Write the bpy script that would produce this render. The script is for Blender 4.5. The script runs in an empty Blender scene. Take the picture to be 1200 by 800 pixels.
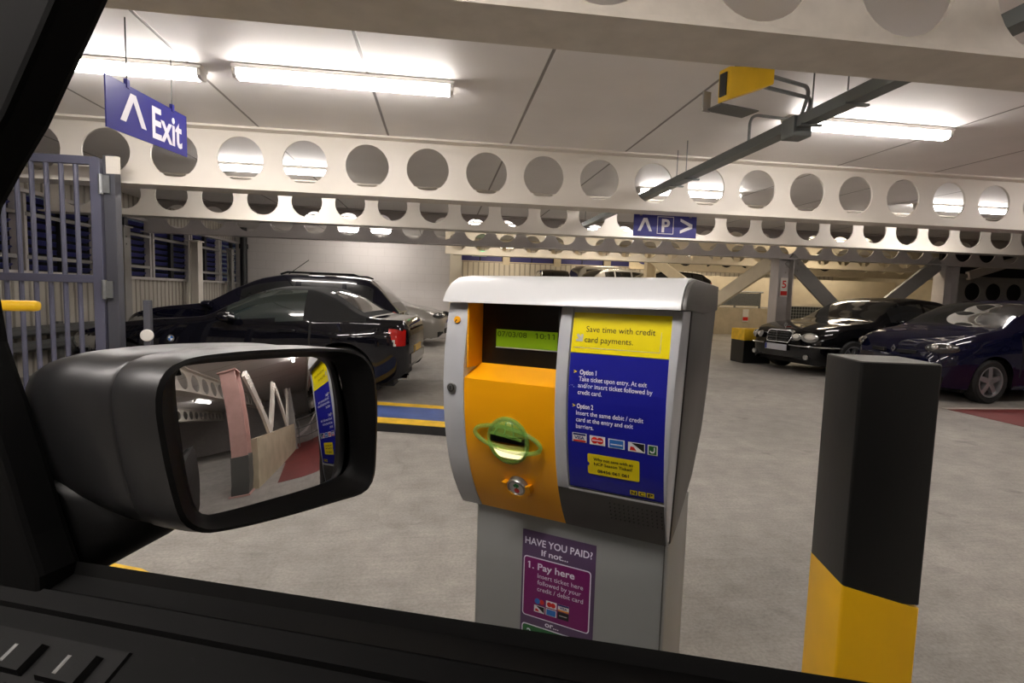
import bpy, bmesh, math, random
from mathutils import Matrix, Vector
random.seed(7)
C = bpy.context.scene.collection
R = math.radians
PI = math.pi

# ------------------------------------------------------------------ camera, world, exposure
H = 1.28
def make_camera():
    f, pit, yaw, roll = 631.08, .0857, .1336, .0297
    cd = bpy.data.cameras.new('camera')
    cd.sensor_fit = 'HORIZONTAL'; cd.sensor_width = 36.0
    cd.lens = f * 36.0 / 1200.0
    cd.clip_start = .02; cd.clip_end = 200
    o = bpy.data.objects.new('camera', cd); C.objects.link(o)
    fwd = Vector((math.sin(yaw) * math.cos(pit), math.cos(yaw) * math.cos(pit), -math.sin(pit)))
    right = Vector((math.cos(yaw), -math.sin(yaw), 0))
    up = right.cross(fwd)
    r2 = right * math.cos(roll) + up * math.sin(roll)
    u2 = up * math.cos(roll) - right * math.sin(roll)
    M = Matrix((r2, u2, -fwd)).transposed().to_4x4()
    M.translation = (0, 0, H)
    o.matrix_world = M
    bpy.context.scene.camera = o
make_camera()
sc = bpy.context.scene
sc.view_settings.view_transform = 'Standard'
sc.view_settings.look = 'None'
sc.view_settings.exposure = 1.72
sc.view_settings.gamma = 1.0
sc.view_settings.use_curve_mapping = False
wd = bpy.data.worlds.new('world'); sc.world = wd; wd.use_nodes = True
wd.node_tree.nodes['Background'].inputs[0].default_value = (.75, .85, 1, 1)
wd.node_tree.nodes['Background'].inputs[1].default_value = .012
try:
    sc.cycles.use_denoising = True
    sc.cycles.max_bounces = 10
    sc.cycles.diffuse_bounces = 5
    sc.cycles.sample_clamp_indirect = 6
except Exception:
    pass
TUBE = 15.0          # radiance of the fluorescent diffusers

# ------------------------------------------------------------------ materials
def lin(h):
    h = h.lstrip('#'); out = []
    for i in (0, 2, 4):
        c = int(h[i:i+2], 16) / 255
        out.append(c / 12.92 if c <= .04045 else ((c + .055) / 1.055) ** 2.4)
    return (*out, 1)
MATS = {}
def pbr(name, col, rough=.5, metal=0., vary=0., scale=6., bump=0., bscale=40., coat=0., spec=.5, emit=0., alpha=1., trans=0.):
    m = bpy.data.materials.new(name); m.use_nodes = True
    nt = m.node_tree; b = nt.nodes['Principled BSDF']
    c = lin(col) if isinstance(col, str) else (*col, 1)
    b.inputs['Base Color'].default_value = c
    b.inputs['Roughness'].default_value = rough
    b.inputs['Metallic'].default_value = metal
    b.inputs['Coat Weight'].default_value = coat
    b.inputs['Coat Roughness'].default_value = .04
    b.inputs['Specular IOR Level'].default_value = spec
    b.inputs['Alpha'].default_value = alpha
    b.inputs['Transmission Weight'].default_value = trans
    if emit:
        b.inputs['Emission Color'].default_value = c
        b.inputs['Emission Strength'].default_value = emit
    if vary or bump:
        tc = nt.nodes.new('ShaderNodeTexCoord')
    if vary:
        n = nt.nodes.new('ShaderNodeTexNoise'); n.inputs['Scale'].default_value = scale; n.inputs['Detail'].default_value = 5
        nt.links.new(tc.outputs['Object'], n.inputs['Vector'])
        r = nt.nodes.new('ShaderNodeValToRGB')
        r.color_ramp.elements[0].position = .3; r.color_ramp.elements[1].position = .7
        r.color_ramp.elements[0].color = tuple(x * (1 - vary) for x in c[:3]) + (1,)
        r.color_ramp.elements[1].color = tuple(min(1, x * (1 + vary)) for x in c[:3]) + (1,)
        nt.links.new(n.outputs['Fac'], r.inputs['Fac']); nt.links.new(r.outputs['Color'], b.inputs['Base Color'])
    if bump:
        n2 = nt.nodes.new('ShaderNodeTexNoise'); n2.inputs['Scale'].default_value = bscale; n2.inputs['Detail'].default_value = 4
        nt.links.new(tc.outputs['Object'], n2.inputs['Vector'])
        bp = nt.nodes.new('ShaderNodeBump'); bp.inputs['Strength'].default_value = bump; bp.inputs['Distance'].default_value = .004
        nt.links.new(n2.outputs['Fac'], bp.inputs['Height']); nt.links.new(bp.outputs['Normal'], b.inputs['Normal'])
    MATS[name] = m
    return m
def emis(name, col, s):
    m = bpy.data.materials.new(name); m.use_nodes = True
    nt = m.node_tree; nt.nodes.clear()
    e = nt.nodes.new('ShaderNodeEmission'); o = nt.nodes.new('ShaderNodeOutputMaterial')
    e.inputs[0].default_value = lin(col); e.inputs[1].default_value = s
    nt.links.new(e.outputs[0], o.inputs[0]); MATS[name] = m
    return m

def concrete_floor():
    m = bpy.data.materials.new('floor_concrete'); m.use_nodes = True
    nt = m.node_tree; N = nt.nodes; L = nt.links; b = N['Principled BSDF']
    tc = N.new('ShaderNodeTexCoord')
    def noise(s, d=6, rough=.6, vec=None):
        n = N.new('ShaderNodeTexNoise'); n.inputs['Scale'].default_value = s; n.inputs['Detail'].default_value = d
        n.inputs['Roughness'].default_value = rough
        L.new(vec or tc.outputs['Object'], n.inputs['Vector']); return n
    def ramp(src, stops):
        r = N.new('ShaderNodeValToRGB'); e = r.color_ramp.elements
        e[0].position, e[0].color = stops[0]; e[1].position, e[1].color = stops[1]
        for s in stops[2:]:
            k = e.new(s[0]); k.color = s[1]
        L.new(src, r.inputs['Fac']); return r
    def mix(kind, fac, a, c):
        x = N.new('ShaderNodeMix'); x.data_type = 'RGBA'; x.blend_type = kind
        if isinstance(fac, float): x.inputs[0].default_value = fac
        else: L.new(fac, x.inputs[0])
        for i, v in ((6, a), (7, c)):
            if isinstance(v, tuple): x.inputs[i].default_value = v
            else: L.new(v, x.inputs[i])
        return x.outputs[2]
    g = lambda v: (v, v * .94, v * .85, 1)
    big = ramp(noise(.7, 5).outputs['Fac'], [(.32, g(.26)), (.68, g(.37))])
    mid = ramp(noise(5.5, 8, .7).outputs['Fac'], [(.3, (.78, .78, .78, 1)), (.62, (1.05, 1.05, 1.05, 1))])
    col = mix('MULTIPLY', 1.0, big.outputs[0], mid.outputs[0])
    fine = ramp(noise(70, 3).outputs['Fac'], [(.35, (.8, .8, .8, 1)), (.6, (1.06, 1.06, 1.06, 1))])
    col = mix('MULTIPLY', .8, col, fine.outputs[0])
    mp = N.new('ShaderNodeMapping'); mp.inputs['Scale'].default_value = (.8, 14, 1); mp.inputs['Rotation'].default_value = (0, 0, R(18))
    L.new(tc.outputs['Object'], mp.inputs['Vector'])
    brush = ramp(noise(3, 5, .7, mp.outputs[0]).outputs['Fac'], [(.35, (.86, .86, .86, 1)), (.6, (1, 1, 1, 1))])
    col = mix('MULTIPLY', .8, col, brush.outputs[0])
    # oil spots
    sp = ramp(noise(2.3, 3, .5).outputs['Fac'], [(.66, (1, 1, 1, 1)), (.74, (.55, .55, .56, 1))])
    col = mix('MULTIPLY', .7, col, sp.outputs[0])
    vo = N.new('ShaderNodeTexVoronoi'); vo.feature = 'DISTANCE_TO_EDGE'; vo.inputs['Scale'].default_value = .55
    nn = noise(2.2, 4); va = N.new('ShaderNodeVectorMath'); va.operation = 'MULTIPLY_ADD'
    L.new(nn.outputs['Color'], va.inputs[0]); va.inputs[1].default_value = (.35, .35, 0); L.new(tc.outputs['Object'], va.inputs[2])
    L.new(va.outputs[0], vo.inputs['Vector'])
    cr = ramp(vo.outputs['Distance'], [(0, (.45, .45, .45, 1)), (.0045, (1, 1, 1, 1))])
    col = mix('MULTIPLY', .22, col, cr.outputs[0])
    L.new(col, b.inputs['Base Color'])
    b.inputs['Roughness'].default_value = .62
    b.inputs['Specular IOR Level'].default_value = .35
    bp = N.new('ShaderNodeBump'); bp.inputs['Strength'].default_value = .35; bp.inputs['Distance'].default_value = .004
    L.new(noise(45, 6).outputs['Fac'], bp.inputs['Height']); L.new(bp.outputs[0], b.inputs['Normal'])
    MATS['floor_concrete'] = m
    return m
def stripes(name, col, axis, period, width, dark, offset=0., rough=.55, bumpd=.01, vary=.04):
    """painted surface with narrow joints or ribs every `period` metres along one axis"""
    m = pbr(name, col, rough, vary=vary, scale=1.5)
    nt = m.node_tree; N = nt.nodes; L = nt.links; b = N['Principled BSDF']
    tc = N.new('ShaderNodeTexCoord'); sx = N.new('ShaderNodeSeparateXYZ'); L.new(tc.outputs['Object'], sx.inputs[0])
    a = N.new('ShaderNodeMath'); a.operation = 'ADD'; a.inputs[1].default_value = offset; L.new(sx.outputs[axis], a.inputs[0])
    p = N.new('ShaderNodeMath'); p.operation = 'PINGPONG'; p.inputs[1].default_value = period / 2; L.new(a.outputs[0], p.inputs[0])
    s = N.new('ShaderNodeMapRange'); s.inputs['From Min'].default_value = width / 2; s.inputs['From Max'].default_value = width / 2 + width * .4
    L.new(p.outputs[0], s.inputs['Value'])
    src = b.inputs['Base Color'].links[0].from_socket if b.inputs['Base Color'].links else None
    mx = N.new('ShaderNodeMix'); mx.data_type = 'RGBA'; mx.inputs[6].default_value = lin(dark)
    L.new(s.outputs[0], mx.inputs[0])
    if src: L.new(src, mx.inputs[7])
    else: mx.inputs[7].default_value = lin(col)
    L.new(mx.outputs[2], b.inputs['Base Color'])
    bp = N.new('ShaderNodeBump'); bp.inputs['Distance'].default_value = bumpd; L.new(s.outputs[0], bp.inputs['Height']); L.new(bp.outputs[0], b.inputs['Normal'])
    return m
def blockwork(name, col, joint):
    m = pbr(name, col, .6)
    nt = m.node_tree; N = nt.nodes; L = nt.links; b = N['Principled BSDF']
    tc = N.new('ShaderNodeTexCoord'); mp = N.new('ShaderNodeMapping'); mp.inputs['Rotation'].default_value = (R(-90), 0, 0)
    L.new(tc.outputs['Object'], mp.inputs[0])
    br = N.new('ShaderNodeTexBrick'); br.inputs['Scale'].default_value = 1
    br.inputs['Brick Width'].default_value = .45; br.inputs['Row Height'].default_value = .225; br.inputs['Mortar Size'].default_value = .006
    br.inputs['Color1'].default_value = lin(col); br.inputs['Color2'].default_value = tuple(x * .97 for x in lin(col)[:3]) + (1,); br.inputs['Mortar'].default_value = lin(joint)
    L.new(mp.outputs[0], br.inputs['Vector']); L.new(br.outputs['Color'], b.inputs['Base Color'])
    return m

concrete_floor()
stripes('ceiling_paint', '#ebe8e5', 0, 1.247, .016, '#8f8a86', offset=.555, bumpd=.006)
blockwork('white_block', '#c9c4bf', '#bdb8b3')
stripes('corrugated', '#b5afa4', 1, .15, .03, '#8f897f', bumpd=.02)
stripes('corrugated_far', '#e0dace', 0, .3, .05, '#b7b0a4', bumpd=.02)
pbr('beam_paint', '#ddd7cd', .42, vary=.03, scale=3)
pbr('beam_worn', '#c9c2b7', .6, vary=.08, scale=9, bump=.3, bscale=30)
pbr('column_paint', '#b9b3b0', .5, vary=.05, scale=4)
pbr('column_pink', '#c79f97', .55, vary=.08, scale=7)
pbr('grey_steel', '#8f8c88', .5, vary=.05)
pbr('dark_steel', '#5c5d5b', .5)
pbr('cream_paint', '#ded3bb', .6, vary=.05, scale=3)
pbr('cream_concrete', '#b9ad95', .8, vary=.12, scale=3, bump=.3)
pbr('gate_steel', '#565769', .5)
pbr('gate_post', '#474850', .5)
pbr('galvanised', '#8c8f90', .4, metal=.6, vary=.1, scale=20)
pbr('trunking', '#6f7473', .45, metal=.35)
pbr('louvre_blue', '#3f4084', .5)
pbr('void_black', '#0b0b0e', .8)
pbr('black_pipe', '#141416', .5)
pbr('fitting_white', '#d9d6d0', .5)
emis('tube_light', '#fdf5ef', TUBE)
emis('tube_warm', '#ffecd0', TUBE * 1.3)
emis('tube_near', '#fdf5ef', TUBE * 1.8)
emis('green_sign', '#39c46a', 1.6)
pbr('sign_blue', '#2a2a86', .35)
pbr('sign_white', '#eceaf2', .4)
pbr('sign_green', '#1f8f49', .4)
pbr('yellow_paint', '#e3b505', .45, vary=.06, scale=8)
pbr('kerb_yellow', '#d9ae22', .55, vary=.15, scale=10)
pbr('kerb_blue', '#44588f', .45, vary=.2, scale=5)
pbr('kerb_black', '#1b1b1c', .7, vary=.3, scale=9)
pbr('red_floor', '#6d2b29', .6, vary=.15, scale=2)
pbr('white_line', '#b9b2a8', .6, vary=.1)
pbr('bollard_black', '#0d0d0c', .42, vary=.3, scale=8, bump=.15, bscale=14)
pbr('bollard_yellow', '#eab308', .4, vary=.05, scale=9, bump=.12, bscale=20)
pbr('bollard_top', '#55534e', .6, vary=.3, scale=12)
# kiosk
pbr('silver', '#c0c2c6', .34, metal=.15, vary=.02, scale=30)
pbr('silver_cap', '#c6c7c8', .3, metal=.05)
pbr('kiosk_grey', '#504e4c', .45, metal=.2)
pbr('pedestal_grey', '#949694', .42, metal=.15)
pbr('kiosk_yellow', '#f2a60c', .32)
pbr('kiosk_recess', '#17140d', .3)
pbr('lcd_green', '#7ba315', .3, emit=.06)
pbr('lcd_ink', '#2c4306', .4)
pbr('slot_green', '#86b552', .12, alpha=.5, coat=.5)
pbr('slot_bowl', '#e8e27a', .15, coat=.5)
emis('slot_glow', '#fff1b0', .5)
pbr('black_ink', '#161616', .5)
pbr('grey_ink', '#b9b7b0', .5)
pbr('poster_yellow', '#ecd90f', .3)
pbr('poster_blue', '#1c1f8e', .3)
pbr('ticket_yellow', '#e5cf12', .35)
pbr('ink_white', '#e6e4f0', .4)
pbr('purple', '#54405f', .35)
pbr('magenta', '#74135f', .35)
pbr('green_panel', '#1d5f2e', .35)
pbr('card_white', '#e4e3e2', .4)
pbr('card_red', '#d0271d', .4)
pbr('card_orange', '#e08a2a', .4)
pbr('card_blue', '#2f6fbd', .4)
pbr('card_navy', '#1b2a6b', .4)
pbr('chrome', '#d5d6d8', .12, metal=1.)
pbr('steel_ring', '#9a9a98', .3, metal=.8)
# cars
pbr('paint_black', '#0a0a0c', .6, coat=1., spec=.0)
pbr('paint_z', '#0c0c12', .6, coat=1., spec=.0)
pbr('paint_navy', '#0b0d26', .6, coat=1., spec=.0)
pbr('paint_darkblue', '#10101c', .6, coat=1., spec=.0)
pbr('paint_silver', '#8f8b84', .28, metal=.4, coat=1.)
pbr('paint_white', '#c9c8c6', .25, coat=1.)
pbr('soft_top', '#0e0e0f', .85, bump=.4, bscale=200)
pbr('car_glass', '#0d1113', .04, spec=.8, coat=1.)
pbr('car_glass_light', '#26302f', .04, spec=.8, coat=1.)
pbr('car_gap', '#020202', .8)
pbr('tyre', '#101010', .75)
pbr('rim', '#9a9a9c', .3, metal=.7)
pbr('rim_dark', '#26262a', .5)
pbr('head_lamp', '#a9a8a4', .08, metal=.6, coat=1.)
pbr('lamp_lens', '#3a3a39', .06, coat=1.)
pbr('tail_red', '#a3140f', .12, coat=1.)
pbr('indicator', '#b9b4ac', .15, coat=1.)
pbr('plate_white', '#a8a7ab', .4)
pbr('plate_yellow', '#b8951f', .4)
pbr('underbody', '#050505', .8)
pbr('trim_black', '#080808', .6, spec=.2)
# own car
pbr('mirror_shell', '#1d1d1e', .38, spec=.5)
pbr('mirror_trim', '#080808', .5, spec=.2)
pbr('cabin_black', '#040404', .7, spec=.1)
pbr('cabin_trim', '#060606', .7, spec=.12)
pbr('switch_black', '#070707', .6, spec=.15)
pbr('switch_icon', '#6a6a68', .5)
pbr('mirror_glass', (.62, .62, .63), .0, metal=1.)
M = MATS

# ------------------------------------------------------------------ mesh builder
class MB:
    def __init__(s): s.v = []; s.f = []; s.m = []; s.mats = []
    def mi(s, mat):
        if mat not in s.mats: s.mats.append(mat)
        return s.mats.index(mat)
    def add(s, vs, fs, mat, X=None):
        b = len(s.v); k = s.mi(mat)
        for p in vs:
            p = Vector(p); s.v.append(X @ p if X is not None else p)
        for f in fs: s.f.append([b + i for i in f]); s.m.append(k)
        return s
    def box(s, c, d, mat, rot=None, X=None):
        hx, hy, hz = d[0] / 2, d[1] / 2, d[2] / 2
        vs = [Vector((x, y, z)) for x in (-hx, hx) for y in (-hy, hy) for z in (-hz, hz)]
        if rot is not None: vs = [rot @ p for p in vs]
        vs = [p + Vector(c) for p in vs]
        return s.add(vs, [(0, 1, 3, 2), (4, 6, 7, 5), (0, 4, 5, 1), (2, 3, 7, 6), (0, 2, 6, 4), (1, 5, 7, 3)], mat, X)
    def bar(s, a, b, w, h, mat, up=(0, 0, 1)):
        a, b = Vector(a), Vector(b); d = b - a; L = d.length; d.normalize()
        sx = d.cross(Vector(up)); sx.normalize(); uz = sx.cross(d)
        rot = Matrix((d, sx, uz)).transposed()
        return s.box((a + b) / 2, (L, w, h), mat, rot)
    def prism(s, pts, a, b, mat, fn):
        """pts: 2-D polygon; fn(x, y, t) -> 3-D, t = a and b"""
        n = len(pts)
        vs = [fn(x, y, a) for x, y in pts] + [fn(x, y, b) for x, y in pts]
        fs = [tuple(range(n))[::-1], tuple(range(n, 2 * n))] + [(i, (i + 1) % n, n + (i + 1) % n, n + i) for i in range(n)]
        return s.add(vs, fs, mat)
    def tube(s, path, r, mat, seg=10, caps=True):
        path = [Vector(p) for p in path]; n = len(path); rings = []
        prev = None
        for i, p in enumerate(path):
            t = (path[min(i + 1, n - 1)] - path[max(i - 1, 0)]).normalized()
            if prev is None:
                a = Vector((0, 0, 1)) if abs(t.z) < .9 else Vector((1, 0, 0))
                x = t.cross(a).normalized()
            else:
                x = (prev - t * prev.dot(t)).normalized()
            prev = x; y = t.cross(x)
            rr = r[i] if isinstance(r, (list, tuple)) else r
            rings.append([p + (x * math.cos(2 * PI * k / seg) + y * math.sin(2 * PI * k / seg)) * rr for k in range(seg)])
        vs = [q for g in rings for q in g]
        fs = [(i * seg + k, i * seg + (k + 1) % seg, (i + 1) * seg + (k + 1) % seg, (i + 1) * seg + k) for i in range(n - 1) for k in range(seg)]
        if caps: fs += [tuple(range(seg))[::-1], tuple(range((n - 1) * seg, n * seg))]
        return s.add(vs, fs, mat)
    def lathe(s, prof, mat, seg=32, X=None, closed=False):
        """prof: (radius, height) around local z"""
        vs = []; fs = []; n = len(prof)
        for r, z in prof:
            for k in range(seg): vs.append((r * math.cos(2 * PI * k / seg), r * math.sin(2 * PI * k / seg), z))
        m = n if closed else n - 1
        for i in range(m):
            j = (i + 1) % n
            for k in range(seg): fs.append((i * seg + k, i * seg + (k + 1) % seg, j * seg + (k + 1) % seg, j * seg + k))
        if not closed:
            if prof[0][0] > 1e-6: fs.append(tuple(range(seg))[::-1])
            if prof[-1][0] > 1e-6: fs.append(tuple(range((n - 1) * seg, n * seg)))
        return s.add(vs, fs, mat, X)
    def loft(s, rings, mat, cap=True):
        n = len(rings[0]); vs = [p for g in rings for p in g]
        fs = [(i * n + k, i * n + (k + 1) % n, (i + 1) * n + (k + 1) % n, (i + 1) * n + k) for i in range(len(rings) - 1) for k in range(n)]
        if cap: fs += [tuple(range(n))[::-1], tuple(range((len(rings) - 1) * n, len(rings) * n))]
        return s.add(vs, fs, mat)
    def text(s, body, x, y, h, mat, fn, w=None, align='l', bold=0.):
        vs, fs, wid = glyphs(body, bold)
        k = h; kx = (w / wid) if w else k
        off = {'l': 0, 'c': -wid * kx / 2, 'r': -wid * kx}[align]
        return s.add([fn(x + off + p[0] * kx, y + p[1] * k) for p in vs], fs, mat)
    def build(s, name, parent=None, smooth=35, bevel=0., recalc=True):
        me = bpy.data.meshes.new(name)
        bm = bmesh.new()
        bv = [bm.verts.new(p) for p in s.v]
        for f, k in zip(s.f, s.m):
            try:
                nf = bm.faces.new([bv[i] for i in f]); nf.material_index = k
            except ValueError: pass
        bmesh.ops.remove_doubles(bm, verts=bm.verts, dist=1e-6)
        if recalc: bmesh.ops.recalc_face_normals(bm, faces=bm.faces)
        if bevel:
            es = [e for e in bm.edges if len(e.link_faces) == 2 and e.calc_face_angle(0) > R(40)]
            bmesh.ops.bevel(bm, geom=es, offset=bevel, segments=2, profile=.6, affect='EDGES')
        bm.to_mesh(me); bm.free()
        for mt in s.mats: me.materials.append(M[mt])
        if smooth:
            for p in me.polygons: p.use_smooth = True
            me.set_sharp_from_angle(angle=R(smooth))
        o = bpy.data.objects.new(name, me); C.objects.link(o)
        if parent is not None: o.parent = parent
        return o
_G = {}
def glyphs(body, bold=0.):
    key = (body, bold)
    if key in _G: return _G[key]
    cu = bpy.data.curves.new('lettering', 'FONT'); cu.body = body; cu.resolution_u = 3; cu.offset = bold
    o = bpy.data.objects.new('lettering', cu); C.objects.link(o)
    me = bpy.data.meshes.new_from_object(o.evaluated_get(bpy.context.evaluated_depsgraph_get()))
    cap = .73
    vs = [(v.co.x / cap, v.co.y / cap) for v in me.vertices]; fs = [tuple(p.vertices) for p in me.polygons]
    x0 = min(v[0] for v in vs); x1 = max(v[0] for v in vs)
    vs = [(x - x0, y) for x, y in vs]
    for i, c in enumerate(body):            # a flag on every figure 1, as in the photographed lettering
        if c == '1':
            xr = x1 - x0 if i == len(body) - 1 else glyphs(body[:i + 1], bold)[2]
            k = len(vs); vs += [(xr - .10, 1.), (xr - .31, .84), (xr - .31, .68), (xr - .10, .83)]; fs.append((k, k + 1, k + 2, k + 3))
    bpy.data.objects.remove(o); bpy.data.curves.remove(cu); bpy.data.meshes.remove(me)
    _G[key] = (vs, fs, x1 - x0)
    return _G[key]

def tag(o, label=None, cat=None, group=None, kind=None):
    if label: o['label'] = label
    if cat: o['category'] = cat
    if group: o['group'] = group
    if kind: o['kind'] = kind
    return o
def thing(name, label, cat, loc=(0, 0, 0), rotz=0., group=None, kind=None):
    o = bpy.data.objects.new(name, None); C.objects.link(o)
    o.empty_display_size = .1; o.location = loc; o.rotation_euler = (0, 0, rotz)
    return tag(o, label, cat, group, kind)
def struct(mb, name, label, cat, **k):
    group = k.pop('group', None)
    return tag(mb.build(name, **k), label, cat, group, 'structure')
def dup(root, loc, rotz, label, group=None):
    r = root.copy(); C.objects.link(r); r.location = loc; r.rotation_euler = (0, 0, rotz); tag(r, label, None, group)
    for ch in list(root.children):
        c = ch.copy(); C.objects.link(c); c.parent = r
        for g in list(ch.children):
            d = g.copy(); C.objects.link(d); d.parent = c
    return r
def rrect(x0, x1, y0, y1, r, n=5):
    pts = []
    for cx, cy, a0 in ((x1 - r, y1 - r, 0), (x0 + r, y1 - r, 90), (x0 + r, y0 + r, 180), (x1 - r, y0 + r, 270)):
        for i in range(n + 1):
            a = R(a0 + 90 * i / n); pts.append((cx + r * math.cos(a), cy + r * math.sin(a)))
    return pts
def interp(tab, x):
    """smooth monotone-ish interpolation of a control table"""
    if x <= tab[0][0]: return tab[0][1]
    if x >= tab[-1][0]: return tab[-1][1]
    for i in range(len(tab) - 1):
        if tab[i][0] <= x <= tab[i + 1][0]: break
    def slope(j):
        if j == 0 or j == len(tab) - 1: 
            k = 0 if j == 0 else j - 1
            return (tab[k + 1][1] - tab[k][1]) / (tab[k + 1][0] - tab[k][0])
        a = (tab[j][1] - tab[j - 1][1]) / (tab[j][0] - tab[j - 1][0]); b = (tab[j + 1][1] - tab[j][1]) / (tab[j + 1][0] - tab[j][0])
        return 0 if a * b <= 0 else 2 * a * b / (a + b)
    x0, y0 = tab[i]; x1, y1 = tab[i + 1]; h = x1 - x0; t = (x - x0) / h
    m0, m1 = slope(i) * h, slope(i + 1) * h
    return (2*t**3 - 3*t*t + 1) * y0 + (t**3 - 2*t*t + t) * m0 + (-2*t**3 + 3*t*t) * y1 + (t**3 - t*t) * m1

# ------------------------------------------------------------------ setting: floor, ceiling, walls
CE = 2.851; BZ = 2.243
XL, XR, YB, YF = -5.5, 17.0, -8.5, 15.5
struct(MB().box(((XL + 25) / 2, 11.5, -.1), (25 - XL + .4, 41, .2), 'floor_concrete'), 'floor', 'brown-grey brushed concrete car park floor with cracks and oil spots', 'floor', smooth=0)
struct(MB().box(((XL + XR) / 2, (YB + YF) / 2, CE + .1), (XR - XL + .4, YF - YB, .2), 'ceiling_paint'), 'ceiling', 'pale grey painted ceiling deck with thin panel joints', 'ceiling', smooth=0)
struct(MB().box((-2.62, YF + .1, CE / 2 + .0), (5.74, .2, CE + .1), 'white_block'), 'wall_back', 'white painted blockwork wall behind the dark cars', 'wall', smooth=0)
struct(MB().box((.40, YF - .02, CE / 2), (.32, .5, CE), 'cream_paint', None).box((.40, YF - .29, .33), (.34, .06, .66), 'louvre_blue'), 'wall_pier', 'cream pier with blue base at the end of the white wall', 'wall', smooth=0)

# left wall: corrugated cladding with a band of louvre openings
mb = MB()
mb.box((XL - .05, 3.5, .7), (.1, 24, 1.4), 'corrugated')
mb.box((XL - .05, 3.5, 2.68), (.1, 24, .46), 'corrugated')
mb.box((XL - .5, 3.5, 1.9), (.02, 24, 1.2), 'void_black')
for z in (1.39, 2.46): mb.box((XL + .02, 3.5, z), (.1, 24, .05), 'column_paint')
struct(mb, 'wall_left', 'cream corrugated wall with a band of louvred openings', 'wall', smooth=0)
for i in range(8):
    y0 = 3.2 + i * 1.62
    if y0 > 15: continue
    mb = MB()
    for y in (y0, y0 + 1.5): mb.box((XL - .04, y, 1.925), (.1, .05, 1.05), 'column_paint')
    mb.box((XL - .04, y0 + .75, 1.925), (.06, .12, 1.05), 'black_pipe')
    for k in range(9):
        mb.box((XL - .1, y0 + .75, 1.47 + k * .115), (.09, 1.46, .012), 'louvre_blue', Matrix.Rotation(R(-38), 3, 'Y'))
    for z in (1.6, 2.17): mb.box((XL + .0, y0 + .75, z), (.03, 1.5, .05), 'grey_steel')
    tag(mb.build('window_louvre', smooth=0), 'dark blue slatted louvre opening in the left corrugated wall', 'louvre', 'louvres along the left wall', 'structure')
# behind the camera and to the right
struct(MB().box(((XL + XR) / 2, YB - .1, 1.5), (XR - XL, .2, 3.2), 'column_paint'), 'wall_rear', 'grey painted wall at the far end behind the viewpoint', 'wall', smooth=0)
struct(MB().box((XR + .1, 3.5, 1.9), (.2, 24, 4.), 'column_paint'), 'wall_right', 'grey wall at the far right end of the car park', 'wall', smooth=0)

# ------------------------------------------------------------------ cellular steel beams
def beam(y, phase, x0, x1, mat='beam_paint', zb=BZ, zt=CE, rad=.219, pitch=.62, fl=.28, zc=2.563, label='', name='ceiling_beam'):
    mb = MB(); n = 28
    k0 = math.ceil((x0 - phase) / pitch); xs = []
    k = k0
    while phase + k * pitch + pitch / 2 <= x1: xs.append(phase + k * pitch); k += 1
    t = .012; z0, z1 = zb + .02, zt - .02
    for cx in xs:
        ring = [(math.cos(2 * PI * i / n), math.sin(2 * PI * i / n)) for i in range(n)]
        outer = []
        hw = pitch / 2
        for c, s_ in ring:
            # ray to rectangle
            kx = hw / abs(c) if abs(c) > 1e-9 else 1e9
            kz = ((z1 - zc) if s_ > 0 else (zc - z0)) / abs(s_) if abs(s_) > 1e-9 else 1e9
            q = min(kx, kz); outer.append((cx + c * q, zc + s_ * q))
        # insert the corners
        pts_in = [(cx + c * rad, zc + s_ * rad) for c, s_ in ring]
        for yy in (y - t, y + t):
            vs = [(a, yy, b) for a, b in pts_in] + [(a, yy, b) for a, b in outer]
            fs = [(i, (i + 1) % n, n + (i + 1) % n, n + i) for i in range(n)]
            # corner triangles
            for sx in (-1, 1):
                for sz in (-1, 1):
                    best = None
                    for i in range(n):
                        a, b = outer[i], outer[(i + 1) % n]
                        onx = abs(abs(a[0] - cx) - hw) < 1e-6 and (a[0] - cx) * sx > 0 and abs(a[1] - (z1 if sz > 0 else z0)) > 1e-6
                        onz = abs(b[1] - (z1 if sz > 0 else z0)) < 1e-6 and (b[0] - cx) * sx > 0 and abs(abs(b[0] - cx) - hw) > 1e-6
                        onx2 = abs(abs(b[0] - cx) - hw) < 1e-6 and (b[0] - cx) * sx > 0 and abs(b[1] - (z1 if sz > 0 else z0)) > 1e-6
                        onz2 = abs(a[1] - (z1 if sz > 0 else z0)) < 1e-6 and (a[0] - cx) * sx > 0 and abs(abs(a[0] - cx) - hw) > 1e-6
                        if (onx and onz) or (onx2 and onz2): best = i
                    if best is not None:
                        vs.append((cx + sx * hw, yy, z1 if sz > 0 else z0)); fs.append((n + best, n + (best + 1) % n, len(vs) - 1))
            mb.add(vs, fs, mat)
        vs = [(a, y - t, b) for a, b in pts_in] + [(a, y + t, b) for a, b in pts_in]
        mb.add(vs, [(i, (i + 1) % n, n + (i + 1) % n, n + i) for i in range(n)], mat)
    xa, xb = xs[0] - pitch / 2, xs[-1] + pitch / 2
    for z in (zb + .01, zt - .01): mb.box(((x0 + x1) / 2, y, z), (x1 - x0, fl, .02), mat)
    for a, b in ((x0, xa), (xb, x1)):
        if b - a > .01: mb.box(((a + b) / 2, y, (z0 + z1) / 2), (b - a, 2 * t, z1 - z0), mat)
    return struct(mb, name, label, 'beam', smooth=30, recalc=False)
beam(2.02, 1.18, XL, XR, 'beam_worn', label='nearest steel beam with round holes, crossing the top of the view with chipped paint')
beam(5.87, -3.258, XL, XR, label='white steel beam with round holes that the parking sign hangs behind')
beam(8.44, -3.844, XL, XR, label='second white holed beam, behind the blue parking arrow sign')
beam(11.0, -3.67, XL, XR, 'column_paint', label='grey holed beam on top of the column with the red sign')
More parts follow.
